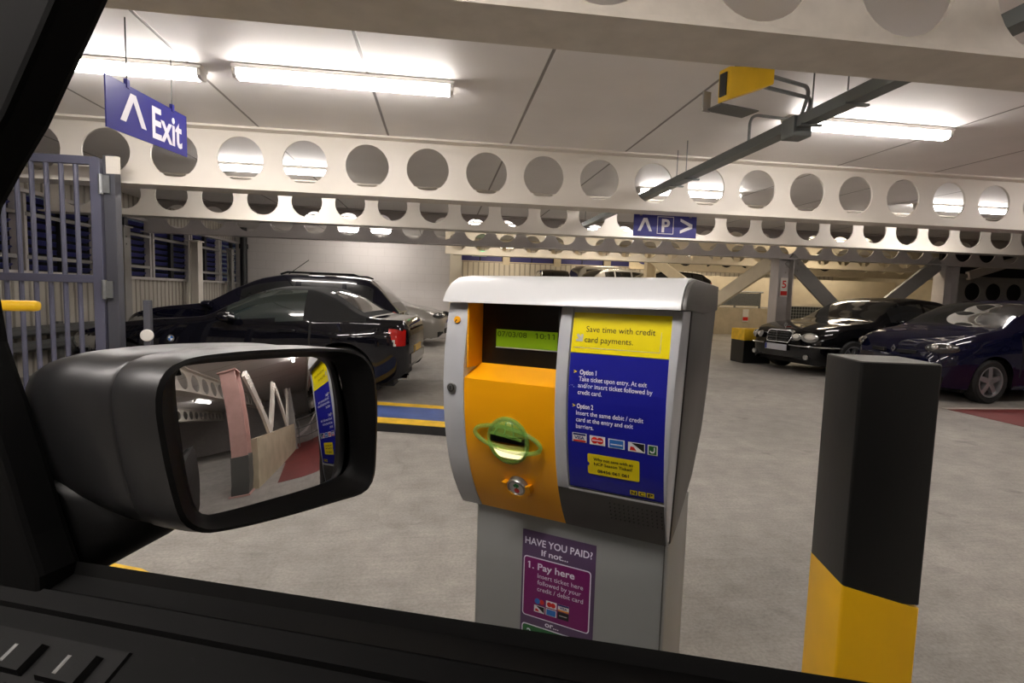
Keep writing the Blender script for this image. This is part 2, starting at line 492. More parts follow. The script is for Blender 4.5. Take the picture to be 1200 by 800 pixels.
beam(13.6, .4, .3, XR, 'cream_paint', label='cream beam farthest back, to the right of the white block wall')
beam(-1.85, -3.2, XL, XR, label='holed beam behind the viewpoint, over the pink column')
beam(-5.2, -3.4, XL, XR, label='holed beam farthest behind the viewpoint')

# ------------------------------------------------------------------ columns and bracing on the right
def hcol(x, y, z1, mat, label, w=.3, d=.3, base=None):
    mb = MB()
    for s_ in (-1, 1): mb.box((x + s_ * (w / 2 - .012), y, z1 / 2), (.024, d, z1), mat)
    mb.box((x, y, z1 / 2), (w - .04, .02, z1), mat)
    mb.box((x, y, .012), (w + .1, d + .1, .024), mat)
    mb.box((x, y, z1 - .012), (w + .06, d + .06, .024), mat)
    for q in (.18, .30):
        for s_ in (-.08, .08):
            mb.lathe([(.016, 0), (.016, .014)], mat, 8, Matrix.Translation((x + s_, y - .024, z1 - q)) @ Matrix.Rotation(R(90), 4, 'X'))
    return struct(mb, 'steel_column', label, 'column', smooth=0)
hcol(7.36, 10.95, BZ, 'column_paint', 'grey H-shaped steel column carrying the red sign, beside the yellow and black guard', .36, .3)
hcol(11.4, 10.95, BZ, 'column_paint', 'grey steel column behind the rear of the black saloon', .36, .3)
hcol(7.4, 18.6, 3.0, 'cream_paint', 'cream column standing next to the parked silver hatchback', .34, .3)
def vbrace(a, apex, b, mat, label, w=.26):
    mb = MB()
    up = (Vector(b) - Vector(a)).cross(Vector((0, 0, 1)))
    for p in (a, b): mb.bar(p, apex, .07, w, mat, up=Vector(p).__sub__(Vector(apex)).cross(up))
    for p in (a, b):
        d = (Vector(apex) - Vector(p)).normalized(); q = Vector(p) + d * .3
        n = up.normalized()
        for i in (-1, 1):
            for j in (0, 1, 2):
                c = Vector(p) + d * (.12 + .1 * j) + d.cross(n) * (.06 * i)
                sgn = -1 if n.dot(Vector((0, 0, H)) - c) < 0 else 1
                mb.bar(c, c + n * sgn * .055, .028, .028, mat)
    return struct(mb, 'column_brace', label, 'brace', smooth=0)
vbrace((7.5, 10.95, 2.25), (9.2, 10.95, .75), (11.2, 10.95, 2.3), 'grey_steel', 'grey steel V brace behind the black saloon', .3)
vbrace((7.35, 11.05, 2.3), (7.35, 13.95, 1.2), (7.35, 18.4, 2.75), 'cream_paint', 'cream steel V brace between the column with the red sign and the cream column', .36)
hcol(3.95, -.5, BZ, 'column_pink', 'pinkish steel column seen in the door mirror, dark at its foot', .34, .3)
struct(MB().box((3.95, -.5, .35), (.37, .33, .7), 'dark_steel'), 'column_base_trim', 'dark painted foot of the pink column', 'column', smooth=0)
hcol(8.9, .35, BZ, 'grey_steel', 'grey steel column at the far end of the mirrored brace wall', .3, .3)
vbrace((4.2, -.28, 2.2), (5.3, -.12, .95), (6.4, .04, 2.2), 'beam_paint', 'pale V brace beside the pink column, seen in the door mirror', .2)
vbrace((6.5, .05, 2.2), (7.6, .2, .95), (8.7, .35, 2.2), 'beam_paint', 'pale V brace farther from the pink column, seen in the door mirror', .2)
struct(MB().bar((4.1, -.3, .47), (8.8, .36, .47), .16, .94, 'cream_concrete'), 'wall_parapet', 'low concrete parapet under the mirrored V braces', 'wall', smooth=0)
# ramp deck with railings beyond, seen in the mirror
mb = MB()
for z in (.35, .7, 1.05): mb.tube([(9.4, .5, z), (9.4, 4.6, z)], .025, 'dark_steel', 8)
for y in (.6, 1.6, 2.6, 3.6, 4.5): mb.tube([(9.4, y, 0), (9.4, y, 1.07)], .025, 'dark_steel', 8)
tag(mb.build('guard_rail'), 'dark tubular guard rail across the red floor, seen in the door mirror', 'railing')
struct(MB().prism([(10.5, .0), (15.5, .0), (15.5, 1.3), (10.5, .7)], .2, 5., 'grey_steel', lambda x, z, t: (x, t, z)), 'ramp_slab', 'sloping grey ramp beyond the guard rail', 'ramp', smooth=0)
struct(MB().box((9.9, 2.4, 1.05), (.12, 4.4, .1), 'column_paint', Matrix.Rotation(R(20), 3, 'X')), 'column_brace', 'pale sloping strut behind the guard rail, seen in the door mirror', 'brace', smooth=0)

# raised deck at the back
struct(MB().box((12.3, 20.1, .525), (24, .2, 1.05), 'cream_concrete').box((12.3, 25.6, 1.0), (24, 10.8, .1), 'floor_concrete'), 'floor_deck', 'raised cream concrete parking deck edge at the back', 'deck', smooth=0)
struct(MB().box((12.3, 23.3, 4.0), (24, 15.4, .2), 'ceiling_paint'), 'ceiling_deck', 'ceiling over the raised parking deck', 'ceiling', smooth=0)
struct(MB().box((12.3, YF + .05, 3.4), (24, .1, 1.2), 'cream_paint'), 'trim_fascia', 'fascia where the deck ceiling steps up', 'trim', smooth=0)
mb = MB().box((12.3, 31.1, 2.05), (24.2, .2, 2.1), 'corrugated_far').box((12.3, 31.1, 3.8), (24.2, .2, .3), 'corrugated_far')
mb.box((12.3, 31.3, 3.35), (24.2, .05, .7), 'void_black')
for x in range(0, 24, 3): mb.box((.7 + x, 31.05, 3.35), (.4, .15, .7), 'cream_paint')
mb.box((12.3, 31.08, 3.15), (24.2, .06, .06), 'cream_paint')
struct(mb, 'wall_deck', 'white ribbed wall with a strip of dark windows at the far end', 'wall', smooth=0)
for i in range(4):
    mb = MB()
    for k in range(2): mb.box((2.35 + i * 3 + (k - .5) * 1.28 - .15, 31.15, 3.4), (1.22, .03, .6), 'louvre_blue')
    tag(mb.build('window_pane', smooth=0), 'dark blue strip window high in the far white wall', 'window', 'strip windows in the far wall', 'structure')
struct(MB().box((24.4, 23.3, 2), (.2, 15.6, 4.2), 'cream_paint'), 'wall_deck_side', 'cream side wall of the raised deck', 'wall', smooth=0)
struct(MB().box((.2, 23.4, 2), (.2, 15.6, 4.2), 'cream_paint'), 'wall_deck_left', 'cream wall closing the raised deck on its left', 'wall', smooth=0)
beam(22.5, 9.6, 8.0, 24.2, 'cream_paint', zb=2.55, zt=3.55, rad=.33, pitch=.95, zc=3.1, label='cream holed beam under the deck ceiling, beyond the black saloon')
beam(27., 9.6, .4, 24.2, 'cream_paint', zb=3.2, zt=3.9, rad=.22, pitch=.62, zc=3.55, label='cream holed beam at the back of the raised deck')
struct(MB().box((16., 26., 1.8), (16, .15, 1.5), 'cream_paint'), 'wall_cream', 'cream inner wall beyond the grey V brace', 'wall', smooth=0)
# barrier panels on the deck edge
def barrier(x0, x1, label):
    t = thing('barrier_panel', label, 'barrier', (0, 0, 0))
    for x in (x0, (x0 + x1) / 2, x1): MB().box((x, 20.05, 1.36), (.06, .06, .62), 'galvanised').build('post', t, 0)
    MB().box(((x0 + x1) / 2, 20.0, 1.38), (x1 - x0, .03, .5), 'galvanised').build('sheet', t, 0)
    MB().tube([(x0 - .1, 20.0, 1.68), (x1 + .1, 20.0, 1.68)], .03, 'galvanised', 8).build('top_rail', t)
barrier(8.0, 10.2, 'galvanised barrier sheet on the deck edge behind the kiosk')
barrier(10.5, 12.6, 'galvanised barrier sheet on the deck edge left of the column with the red sign')
def mesh_mat():
    m = pbr('mesh_panel', '#3a3d3c', .5)
    nt = m.node_tree; N = nt.nodes; b = N['Principled BSDF']
    tc = N.new('ShaderNodeTexCoord'); ck = N.new('ShaderNodeTexChecker'); ck.inputs['Scale'].default_value = 16
    mp = N.new('ShaderNodeMapping'); mp.inputs['Rotation'].default_value = (0, R(45), 0)
    nt.links.new(tc.outputs['Object'], mp.inputs[0]); nt.links.new(mp.outputs[0], ck.inputs[0])
    ck.inputs[1].default_value = lin('#70716c'); ck.inputs[2].default_value = lin('#191a1a')
    nt.links.new(ck.outputs[0], b.inputs['Base Color'])
mesh_mat()
t = thing('mesh_fence', 'dark diamond-mesh fence panel behind the bonnet of the black saloon', 'fence', (0, 0, 0))
MB().box((13.6, 14.6, .85), (7.4, .03, .7), 'mesh_panel').build('mesh_sheet', t, 0)
mb = MB().box((13.6, 14.6, 1.24), (7.5, .07, .08), 'cream_paint').box((13.6, 14.6, .47), (7.5, .07, .06), 'dark_steel')
for x in (9.9, 12.3, 14.8, 17.2): mb.box((x, 14.6, .62), (.07, .07, 1.24), 'dark_steel')
mb.build('fence_frame', t, 0)
# low holed beam and strut in the dark corner on the right
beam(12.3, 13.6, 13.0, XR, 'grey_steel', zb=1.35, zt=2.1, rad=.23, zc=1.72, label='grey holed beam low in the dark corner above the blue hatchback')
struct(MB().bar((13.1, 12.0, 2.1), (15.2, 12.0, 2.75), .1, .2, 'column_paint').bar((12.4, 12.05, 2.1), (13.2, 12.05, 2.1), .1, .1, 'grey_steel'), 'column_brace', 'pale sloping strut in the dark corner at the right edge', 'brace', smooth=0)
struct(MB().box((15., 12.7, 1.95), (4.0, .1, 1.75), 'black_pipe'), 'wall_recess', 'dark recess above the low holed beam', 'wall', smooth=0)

# left wall columns and pipe
hcol(XL + .25, 12.5, BZ, 'beam_paint', 'pale steel column against the left corrugated wall', .2, .22)
hcol(XL + .2, 14.6, BZ, 'grey_steel', 'slim grey column near the corner of the white wall', .12, .16)
hcol(XL + .2, 9.9, BZ, 'grey_steel', 'grey column by the louvres behind the gate', .16, .2)
mb = MB().tube([(XL + .28, 15.3, 0), (XL + .28, 15.3, CE)], .09, 'black_pipe', 14)
for z in (.9, 2.3): mb.tube([(XL + .28, 15.3, z), (XL + .28, 15.3, z + .12)], .115, 'black_pipe', 14)
tag(mb.build('drain_pipe'), 'black drainpipe in the corner of the white block wall', 'pipe')

t = thing('crash_barrier', 'dark low crash barrier along the left wall behind the gate', 'barrier', (XL + .22, 0, 0))
mb = MB()
for z in (.42, .62): mb.prism([(-.03, z - .07), (.04, z - .03), (.04, z + .03), (-.03, z + .07), (-.045, z + .07), (.02, z + .02), (.02, z - .02), (-.045, z - .07)], 2.5, 10.5, 'dark_steel', lambda x, zz, q: (x, q, zz))
mb.build('rail', t, 0)
for y in (3., 4.8, 6.6, 8.4, 10.2): MB().box((-.09, y, .36), (.08, .1, .72), 'dark_steel').build('post', t, 0)
# floor paint
struct(MB().box((11.6, 2.6, .0015), (10.4, 6.7, .003), 'red_floor').box((5.3, 1.3, .0015), (2.2, 2.3, .003), 'red_floor'), 'floor_marking', 'dark red painted floor at the right edge', 'floor', smooth=0)
struct(MB().box((11.6, 6.0, .002), (10.4, .09, .004), 'white_line'), 'floor_marking', 'pale line along the red painted floor', 'floor', smooth=0)

# ------------------------------------------------------------------ light fittings
def tube_light(x, y, zc, label, warm=False, L=1.56, rz=0., group=None, lamp=None):
    t = thing('fluorescent_light', label, 'light', (x, y, zc), rz, group)
    h = MB(); h.prism(rrect(-.065, .065, -.035, 0, .012, 3), -L / 2, L / 2, 'fitting_white', lambda a, b, q: (q, a, b))
    h.build('housing', t)
    d = MB(); d.prism([(-.055, -.036), (-.052, -.075), (-.03, -.092), (.03, -.092), (.052, -.075), (.055, -.036)], -L / 2 + .03, L / 2 - .03, lamp or ('tube_warm' if warm else 'tube_light'), lambda a, b, q: (q, a, b))
    d.build('diffuser', t)
    for s_ in (-1, 1):
        MB().prism([(-.058, -.034), (-.055, -.077), (-.032, -.095), (.032, -.095), (.055, -.077), (.058, -.034)], s_ * (L / 2 - .03), s_ * (L / 2 - .005), 'fitting_white', lambda a, b, q: (q, a, b)).build('end_cap', t)
    return t
tube_light(-2.50, 4.30, CE, 'fluorescent light partly hidden behind the hanging Exit sign')
tube_light(-.71, 4.22, CE, 'long fluorescent light left of centre, right of the Exit sign')
tube_light(3.64, 4.36, CE, 'fluorescent light behind the grey cable trunking')
tube_light(8.1, 4.3, CE, 'fluorescent light beyond the right edge over the blue hatchback')
for x in (-2.15, 3.5, 7.9): tube_light(x, 7.45, CE, {-2.15: 'fluorescent light seen through the holes of the beam under the Exit sign', 3.5: 'fluorescent light seen through the beam holes right of the trunking', 7.9: 'fluorescent light seen through the holes at the right end of the beam'}[x])
for x in (-2.2, 1.2, 4.0): tube_light(x, 12.0, CE, {-2.2: 'ceiling light over the bonnet of the silver car', 1.2: 'ceiling light two beams behind the kiosk', 4.0: 'ceiling light behind the parking arrow sign, two beams back'}[x])
tube_light(-1.9, 14.3, CE, 'ceiling light washing the white block wall')
tube_light(9.5, 12.1, CE, 'ceiling light above the grey V brace', True)
for x, y in ((-1.2, -3.6), (5.4, -3.6), (10., -3.6), (6.2, .9), (3.4, .1), (-.71, .1), (-2.5, .1)): tube_light(x, y, CE, 'fluorescent light %s' % {-1.2: 'behind the viewpoint', 5.4: 'behind the pink column', 10.: 'far behind the pink column', 6.2: 'over the red floor, seen in the door mirror', 3.4: 'overhead between the viewpoint and the pink column', -.71: 'overhead beside the black car door', -2.5: 'overhead in front of the black car'}[x], lamp='tube_near' if y == .1 and x < 0 else None)
for x, y in ((3, 22.), (8, 22.3), (13.2, 24.3), (16.5, 24.3), (20, 24.3), (3.5, 29.), (9, 28.5), (14, 29.), (5, 17.8), (9.5, 17.8), (13.5, 18.)):
    tube_light(x, y, 3.88, 'warm light over the raised deck', True, group='lights over the raised deck')

# ------------------------------------------------------------------ pay station
KA = R(34)
kiosk = thing('pay_station', 'silver and yellow parking pay station with blue poster, left of the black and yellow bollard', 'pay station', (.229, .965, 0), -KA)
NF = [(.8366, -.043), (.884, -.012), (.937, .012), (.994, .028), (1.049, .037), (1.118, .041), (1.169, .038), (1.219, .031), (1.263, .022)]
def nf(z): return interp(NF, z)
def kf(eps): return lambda x, z: (x, -(nf(z) + eps), z)
def zrange(z0, z1, n): return [z0 + (z1 - z0) * i / n for i in range(n + 1)]
def front_slab(mb, x0, x1, z0, z1, t, back, mat, n=14, side=None):
    """solid between the curved front (raised by t) and a plane at y = back"""
    zs = zrange(z0, z1, n)
    vs = []
    for z in zs:
        y = -(nf(z) + t); xr = x1 - (side * (1.262 - z) if side else 0); vs += [(x0, y, z), (xr, y, z), (xr, max(back, y + .002), z), (x0, max(back, y + .002), z)]
    fs = []
    for i in range(n):
        a, b = i * 4, i * 4 + 4
        for k in range(4): fs.append((a + k, a + (k + 1) % 4, b + (k + 1) % 4, b + k))
    fs += [(0, 3, 2, 1), (n * 4, n * 4 + 1, n * 4 + 2, n * 4 + 3)]
    mb.add(vs, fs, mat)
    return mb
def sheet(mb, x0, x1, z0, z1, eps, mat, n=10):
    zs = zrange(z0, z1, n); vs = []
    for z in zs: vs += [(x0, -(nf(z) + eps), z), (x1, -(nf(z) + eps), z)]
    mb.add(vs, [(2 * i, 2 * i + 1, 2 * i + 3, 2 * i + 2) for i in range(n)], mat)
    return mb
KL, KR = -.237, .211
ZT, ZB = 1.262, .8366
# pedestal
mb = MB()
mb.prism([(-.213, -.0), (-.213, .055), (.0, .055), (.194, .055)][:0] or rrect(-.213, .194, .055, .30, .012, 3), 0, .86, 'pedestal_grey', lambda x, y, t: (x, y, t))
mb.build('pedestal', kiosk)
MB().box((.188, .0545, .43), (.002, .002, .84), 'kiosk_grey').build('pedestal_seam', kiosk, 0)
# housing behind the front
side = [(.05, ZB), (.05, ZT), (.42, ZT), (.405, 1.09), (.37, .985), (.27, .9), (.11, .845)]
mb = MB(); mb.prism(side, KL + .004, KR + .003, 'kiosk_grey', lambda y, z, t: (t - (.036 * (1.262 - z) if t > 0 else 0), y, z)); hs = mb.build('housing', kiosk, bevel=.004)
# bezels
front_slab(MB(), KL, -.19, ZB, ZT, .004, .052, 'silver').build('left_bezel', kiosk, bevel=.003)
front_slab(MB(), .1935, KR, ZB, ZT, .004, .052, 'silver', side=.036).build('right_bezel', kiosk, bevel=.003)
front_slab(MB(), .0, .0225, .929, ZT, .004, .052, 'silver').build('centre_bezel', kiosk, bevel=.002)
front_slab(MB(), .0, .196, ZB, .9325, .002, .052, 'kiosk_grey', 6).build('lower_panel', kiosk)
front_slab(MB(), .022, .196, .93, ZT, -.003, .052, 'silver').build('poster_backing', kiosk)
# yellow fascia
yl = MB()
front_slab(yl, -.19, .0, ZB, 1.118, .001, .052, 'kiosk_yellow', 16)
yl.prism([(-(nf(1.118) + .001), 1.118), (.018, 1.142), (.052, 1.142), (.052, 1.118)], -.19, .0, 'kiosk_yellow', lambda y, z, t: (t, y, z))
yl.build('yellow_fascia', kiosk)
# display recess
dp = MB()
dp.box((-.095, .026, 1.2), (.19, .012, .13), 'kiosk_recess')
dp.box((-.188, .005, 1.2), (.003, .08, .125), 'kiosk_yellow').box((-.001, .005, 1.2), (.002, .08, .125), 'kiosk_recess')
dp.build('display_recess', kiosk, 0)
lc = MB().box((-.087, .0195, 1.1945), (.134, .003, .035), 'lcd_green')
lcd = lc.build('screen', kiosk, 0)
fl = lambda x, z: (x, .0177, z)
MB().text('07/03/08', -.151, 1.198, .011, 'lcd_ink', fl, w=.064).build('date_lettering', lcd, 0)
MB().text('10:11', -.066, 1.198, .011, 'lcd_ink', fl, w=.037).build('time_lettering', lcd, 0)
MB().box((-.087, .0185, 1.1765), (.134, .003, .002), 'silver').build('screen_edge', lcd, 0)
# cap
cp = MB()
prof = [(-.046, 1.2635), (-.044, 1.268), (-.034, 1.285), (-.016, 1.301), (.012, 1.313), (.06, 1.319), (.425, 1.317), (.428, 1.265)]
cp.prism(prof, KL - .004, KR - .002, 'silver_cap', lambda y, z, t: (t, y, z))
cp.build('cap', kiosk, bevel=.002)
ce_ = MB(); ce_.prism([(-.040, 1.264), (-.036, 1.279), (-.016, 1.297), (.012, 1.309), (.06, 1.316), (.425, 1.314), (.428, 1.258), (.2, 1.2535), (.03, 1.262)], KR - .002, KR + .0055, 'kiosk_grey', lambda y, z, t: (t, y, z)); ce_.build('cap_end', kiosk, bevel=.002)
# locks
def disc(mb, x, z, r, eps, mat, h=.003, seg=24, fn=nf):
    n = (nf(z + .01) - nf(z - .01)) / .02
    Xm = Matrix.Translation((x, -(nf(z) + eps), z)) @ Matrix.Rotation(R(90) + math.atan(-n) * -1, 4, 'X')
    return mb.lathe([(r, 0), (r, h), (r * .93, h + .0008)], mat, seg, Xm)
lk = MB(); disc(lk, -.213, 1.229, .0068, .004, 'kiosk_yellow'); l1 = lk.build('lock_cap', kiosk)
MB().bar((-.2165, -(nf(1.229) + .0085), 1.2245), (-.2125, -(nf(1.229) + .0085), 1.2295), .0016, .0016, 'black_ink').build('key_slot', l1)
lk = MB(); disc(lk, -.216, 1.097, .0098, .004, 'steel_ring'); l2 = lk.build('lock', kiosk)
lk = MB(); disc(lk, -.216, 1.097, .0074, .0076, 'kiosk_recess', .0008); disc(lk, -.216, 1.097, .006, .0084, 'steel_ring', .0008); lk.box((-.216, -(nf(1.097) + .0108), 1.097), (.0015, .001, .007), 'black_ink'); lk.build('lock_core', l2)
# ticket slot: green translucent planet shape
sl = MB(); X0, Z0 = -.094, 1.006
def slot_pt(a, b, e): return Vector((X0 + a, -(nf(Z0 + b) + e), Z0 + b))
pth = [slot_pt(.040 * math.cos(t), .043 * math.sin(t), .006) for t in [2 * PI * i / 40 for i in range(41)]]
sl.tube(pth, .0045, 'slot_green', 8, caps=False)
tl = R(-14)
pth = []
for i in range(49):
    t = 2 * PI * i / 48; a, b = .070 * math.cos(t), .021 * math.sin(t)
    pth.append(slot_pt(a * math.cos(tl) - b * math.sin(tl), a * math.sin(tl) * .55 + b + .004, .010 + .004 * math.sin(t + PI)))
sl.tube(pth, .0042, 'slot_green', 8, caps=False)
sl.build('ticket_slot', kiosk)
ts = kiosk.children[-1] if kiosk.children else kiosk
def dome(zlo, zhi, out, mat, name, parent):
    mb = MB(); n, m = 24, 8; vs = []
    rows = [zlo + (zhi - zlo) * j / m for j in range(m + 1)]
    for b in rows:
        ww = .038 * math.sqrt(max(0.02, 1 - (b / .043) ** 2))
        for i in range(n + 1):
            a = -ww + 2 * ww * i / n
            e = out * math.sqrt(max(0, 1 - (a / .0385) ** 2 - (b / .0435) ** 2 * .98))
            vs.append(slot_pt(a, b, .002 + e))
    mb.add(vs, [(j * (n + 1) + i, j * (n + 1) + i + 1, (j + 1) * (n + 1) + i + 1, (j + 1) * (n + 1) + i) for j in range(m) for i in range(n)], mat)
    return mb.build(name, parent)
slot_o = [o for o in bpy.data.objects if o.name.startswith('ticket_slot')][0]
dome(.012, .042, .020, 'slot_green', 'slot_lid', slot_o)
dome(-.042, -.006, .012, 'slot_bowl', 'slot_bowl', slot_o)
dome(-.034, -.016, .0135, 'slot_glow', 'slot_lamp', slot_o)
mb = MB(); mb.box((X0, -(nf(Z0) + .004), Z0 + .003), (.072, .012, .012), 'kiosk_recess'); mb.box((X0, -(nf(Z0) + .014), Z0 + .011), (.066, .01, .0035), 'slot_green', Matrix.Rotation(R(6), 3, 'Y')); mb.build('slot_mouth', slot_o, 0)
mb = MB()
for a in (-.022, 0, .02): mb.tube([slot_pt(a, .014, .02), slot_pt(a * .6, .038, .01)], .0016, 'slot_green', 6)
mb.build('slot_rib', slot_o)
# assistance button
BX, BZ_ = -.0835, .9145
bt = MB()
pts = [(.030 * math.cos(R(a)), .030 * math.sin(R(a))) for a in range(170, 371, 10)]
inn = [(.021 * math.cos(R(a)), .021 * math.sin(R(a))) for a in range(370, 169, -10)]
bt.prism(pts + inn, 0, .018, 'kiosk_yellow', lambda x, z, t: (BX + x, -(nf(BZ_ + z) + t), BZ_ + z))
bt.build('button_collar', kiosk)
mb = MB()
def lb(mb, prof, mat, dx=0, dz=0, seg=28):
    a = math.atan((nf(BZ_ + .01) - nf(BZ_ - .01)) / .02)
    Xm = Matrix.Translation((BX, -(nf(BZ_) + .002), BZ_)) @ Matrix.Rotation(R(90) + a, 4, 'X') @ Matrix.Translation((dx, dz, 0))
    return mb.lathe(prof, mat, seg, Xm)
lb(mb, [(.0205, 0), (.0205, .010), (.019, .013), (.0155, .013), (.0148, .0105)], 'steel_ring')
b1 = mb.build('help_button', kiosk)
mb = MB(); lb(mb, [(.0148, .009), (.0148, .0108), (0, .0109)], 'card_white'); mb.build('button_face', b1)
mb = MB(); lb(mb, [(.0055, .0110), (.0055, .0116), (0, .0117)], 'card_red', 0, -.006, 16); mb.build('button_mark', b1)
mb = MB()
for dx, dz, r in ((-.003, .005, .003), (.003, .006, .0032), (0, .008, .003), (.001, .002, .0018)): lb(mb, [(r, .0110), (r, .0116), (0, .0117)], 'sign_green', dx, dz, 10)
mb.build('button_mark', b1)
# speaker holes
mb = MB()
for i in range(12):
    for j in range(5):
        x, z = .098 + i * .0083, .914 - j * .0083
        if z < .87: continue
        disc(mb, x, z, .0016, .0022, 'black_ink', .0004, 6)
mb.build('speaker_grille', kiosk, 0)
# poster
ps = MB(); sheet(ps, .0245, .1945, .9355, 1.183, .0006, 'poster_blue', 12); sheet(ps, .0245, .1945, 1.184, 1.2535, .0006, 'poster_yellow', 5)
poster = ps.build('poster', kiosk, 0)
mb = MB(); sheet(mb, .0225, .196, .929, .9335, .0046, 'silver_cap', 1); mb.build('poster_trim', poster, 0)
K2 = kf(.0011); P0 = .0245
tx = MB()
tx.text('Save time with credit', P0 + .025, 1.2205, .0105, 'black_ink', K2, w=.119)
tx.text('card payments.', P0 + .0235, 1.2025, .0105, 'black_ink', K2, w=.085)
tx.build('poster_lettering', poster, 0)
tx = MB()
ar = [(.0, .0105), (.003, .0135), (.0085, .008), (.0085, .0125), (.0125, .0125), (.0125, 0), (0, 0), (0, .004), (.0048, .004)]
tx.add([K2(P0 + .008 + x, 1.2035 + y) for x, y in ar], [tuple(range(len(ar)))], 'grey_ink')
tx.add([K2(P0 + .006 + x, 1.1925 + y) for x, y in ((0, 0), (.148, 0), (.148, .0008), (0, .0008))], [(0, 1, 2, 3)], 'grey_ink')
tx.add([K2(P0 + .1535 + x, 1.1925 + y) for x, y in ((0, 0), (.0008, 0), (.0008, .034), (0, .034))], [(0, 1, 2, 3)], 'grey_ink')
tx.build('poster_arrow', poster, 0)
tx = MB()
def line(s_, x, z, w, h=.0082, bold=.012, mat='ink_white'): tx.text(s_, P0 + x, z, h, mat, K2, w=w, bold=bold)
line('Option 1', .0195, 1.1465, .030, .0085, .03)
line('Take ticket upon entry. At exit', .0185, 1.1350, .118)
line('and/or insert ticket followed by', .0175, 1.1235, .129)
line('credit card.', .0175, 1.1115, .043)
line('Option 2', .0165, 1.0865, .030, .0085, .03)
line('Insert the same debit / credit', .0155, 1.0745, .118)
line('card at the entry and exit', .0155, 1.0625, .101)
line('barriers.', .0155, 1.0505, .032)
tx.build('poster_lettering', poster, 0)
tx = MB()
for z in (1.1465, 1.0865):
    ch = [(0, .0012), (.006, .0042), (0, .0072), (0, .0054), (.0032, .0042), (0, .003)]
    tx.add([K2(P0 + .0085 + x, z + y) for x, y in ch], [tuple(range(6))], 'ticket_yellow')
tx.build('poster_chevron', poster, 0)
# scuffed strip on the poster
tx = MB()
for i in range(26):
    x = P0 + .001 + i * .0026; z = 1.1235 + random.uniform(-.001, .005); a = random.uniform(.001, .0025)
    tx.add([kf(.0014)(x + p, z + q) for p, q in ((0, 0), (a * 1.2, a * .3), (a * .6, a))], [(0, 1, 2)], 'card_blue' if i > 3 else 'silver_cap')
tx.build('scuff', poster, 0)
K3 = kf(.0014); K4 = kf(.0018)
def rect(mb, x0, x1, z0, z1, mat, K): mb.add([K(x0, z0), K(x1, z0), K(x1, z1), K(x0, z1)], [(0, 1, 2, 3)], mat)
def cards(K, K2_, parent, spots, kinds):
    for (x0, x1, zc, h), kd in zip(spots, kinds):
        mb = MB(); z0, z1 = zc - h / 2, zc + h / 2; w = x1 - x0; m = (x0 + x1) / 2
        rect(mb, x0, x1, z0, z1, 'card_white' if kd not in ('maestro', 'black') else ('card_navy' if kd == 'black_' else 'black_ink' if kd == 'black' else 'magenta'), K)
        ci = lambda cx, r, mat: mb.add([K2_(cx + r * math.cos(2 * PI * i / 16), zc + r * math.sin(2 * PI * i / 16)) for i in range(16)], [tuple(range(16))], mat)
        if kd == 'bars':
            rect(mb, x0 + w * .06, x1 - w * .06, z1 - h * .25, z1 - h * .05, 'card_navy', K2_); rect(mb, x0 + w * .06, x1 - w * .06, z0 + h * .05, z0 + h * .22, 'card_red', K2_)
            mb.text('VISA', m, z0 + h * .32, h * .34, 'card_navy', K2_, w=w * .7, align='c', bold=.03)
        elif kd == 'visa':
            rect(mb, x0, x1, z1 - h * .25, z1, 'card_navy', K2_); rect(mb, x0, x1, z0, z0 + h * .22, 'card_orange', K2_)
            mb.text('VISA', m, z0 + h * .32, h * .36, 'card_navy', K2_, w=w * .7, align='c', bold=.03)
        elif kd == 'twin':
            ci(m - w * .18, h * .36, 'card_red'); ci(m + w * .18, h * .36, 'card_orange' if h > .0155 and False else 'card_red')
            rect(mb, x0 + w * .16, x1 - w * .16, zc - h * .06, zc + h * .06, 'card_white', kf(.0021) if K is K3 else (lambda x, z: (x, .0538, z)))
        elif kd == 'maestro':
            ci(m - w * .2, h * .42, 'card_blue'); ci(m + w * .22, h * .36, 'card_red')
        elif kd == 'amex':
            rect(mb, x0 + w * .07, x1 - w * .07, z0 + h * .08, z1 - h * .08, 'card_blue', K2_)
            rect(mb, x0 + w * .15, x1 - w * .12, zc - h * .14, zc - h * .02, 'card_white', kf(.0021) if K is K3 else (lambda x, z: (x, .0538, z)))
        elif kd == 'switch':
            mb.add([K2_(x0 + w * .2, z1 - h * .06), K2_(x1 - w * .04, z0 + h * .08), K2_(x1 - w * .04, z1 - h * .06)], [(0, 1, 2)], 'black_ink')
            mb.add([K2_(x0 + w * .1, z0 + h * .15), K2_(x0 + w * .5, z0 + h * .15), K2_(x0 + w * .35, z0 + h * .5), K2_(x0 + w * .15, z0 + h * .55)], [(0, 1, 2, 3)], 'card_red')
        elif kd == 'jcb':
            rect(mb, x0 + w * .1, x1 - w * .1, z0 + h * .08, z1 - h * .08, 'green_panel', K2_)
            mb.add([kf(.0021)(m + a * w, zc + b * h) for a, b in ((.12, .3), (.24, .3), (.24, -.1), (.14, -.27), (-.1, -.3), (-.26, -.18), (-.26, -.02), (-.12, -.12), (.02, -.16), (.12, -.08))], [tuple(range(10))], 'card_white')
        elif kd == 'black':
            rect(mb, x0 + w * .15, x1 - w * .15, zc - h * .06, zc + h * .06, 'grey_ink', K2_)
        mb.build('card_logo', parent, 0)
cards(K3, K4, poster, [(P0 + .009, P0 + .0355, 1.0335, .0165), (P0 + .041, P0 + .069, 1.0325, .0165), (P0 + .0745, P0 + .103, 1.0315, .0165), (P0 + .109, P0 + .1375, 1.0308, .0165), (P0 + .142, P0 + .1585, 1.030, .0175)], ['bars', 'twin', 'amex', 'switch', 'jcb'])
mb = MB(); tk = rrect(P0 + .0365, P0 + .1285, .9675, 1.0065, .003, 3)
zs = zrange(.9675, 1.0065, 1)
mb.add([K3(x, z) for x, z in tk], [tuple(range(len(tk)))], 'ticket_yellow')
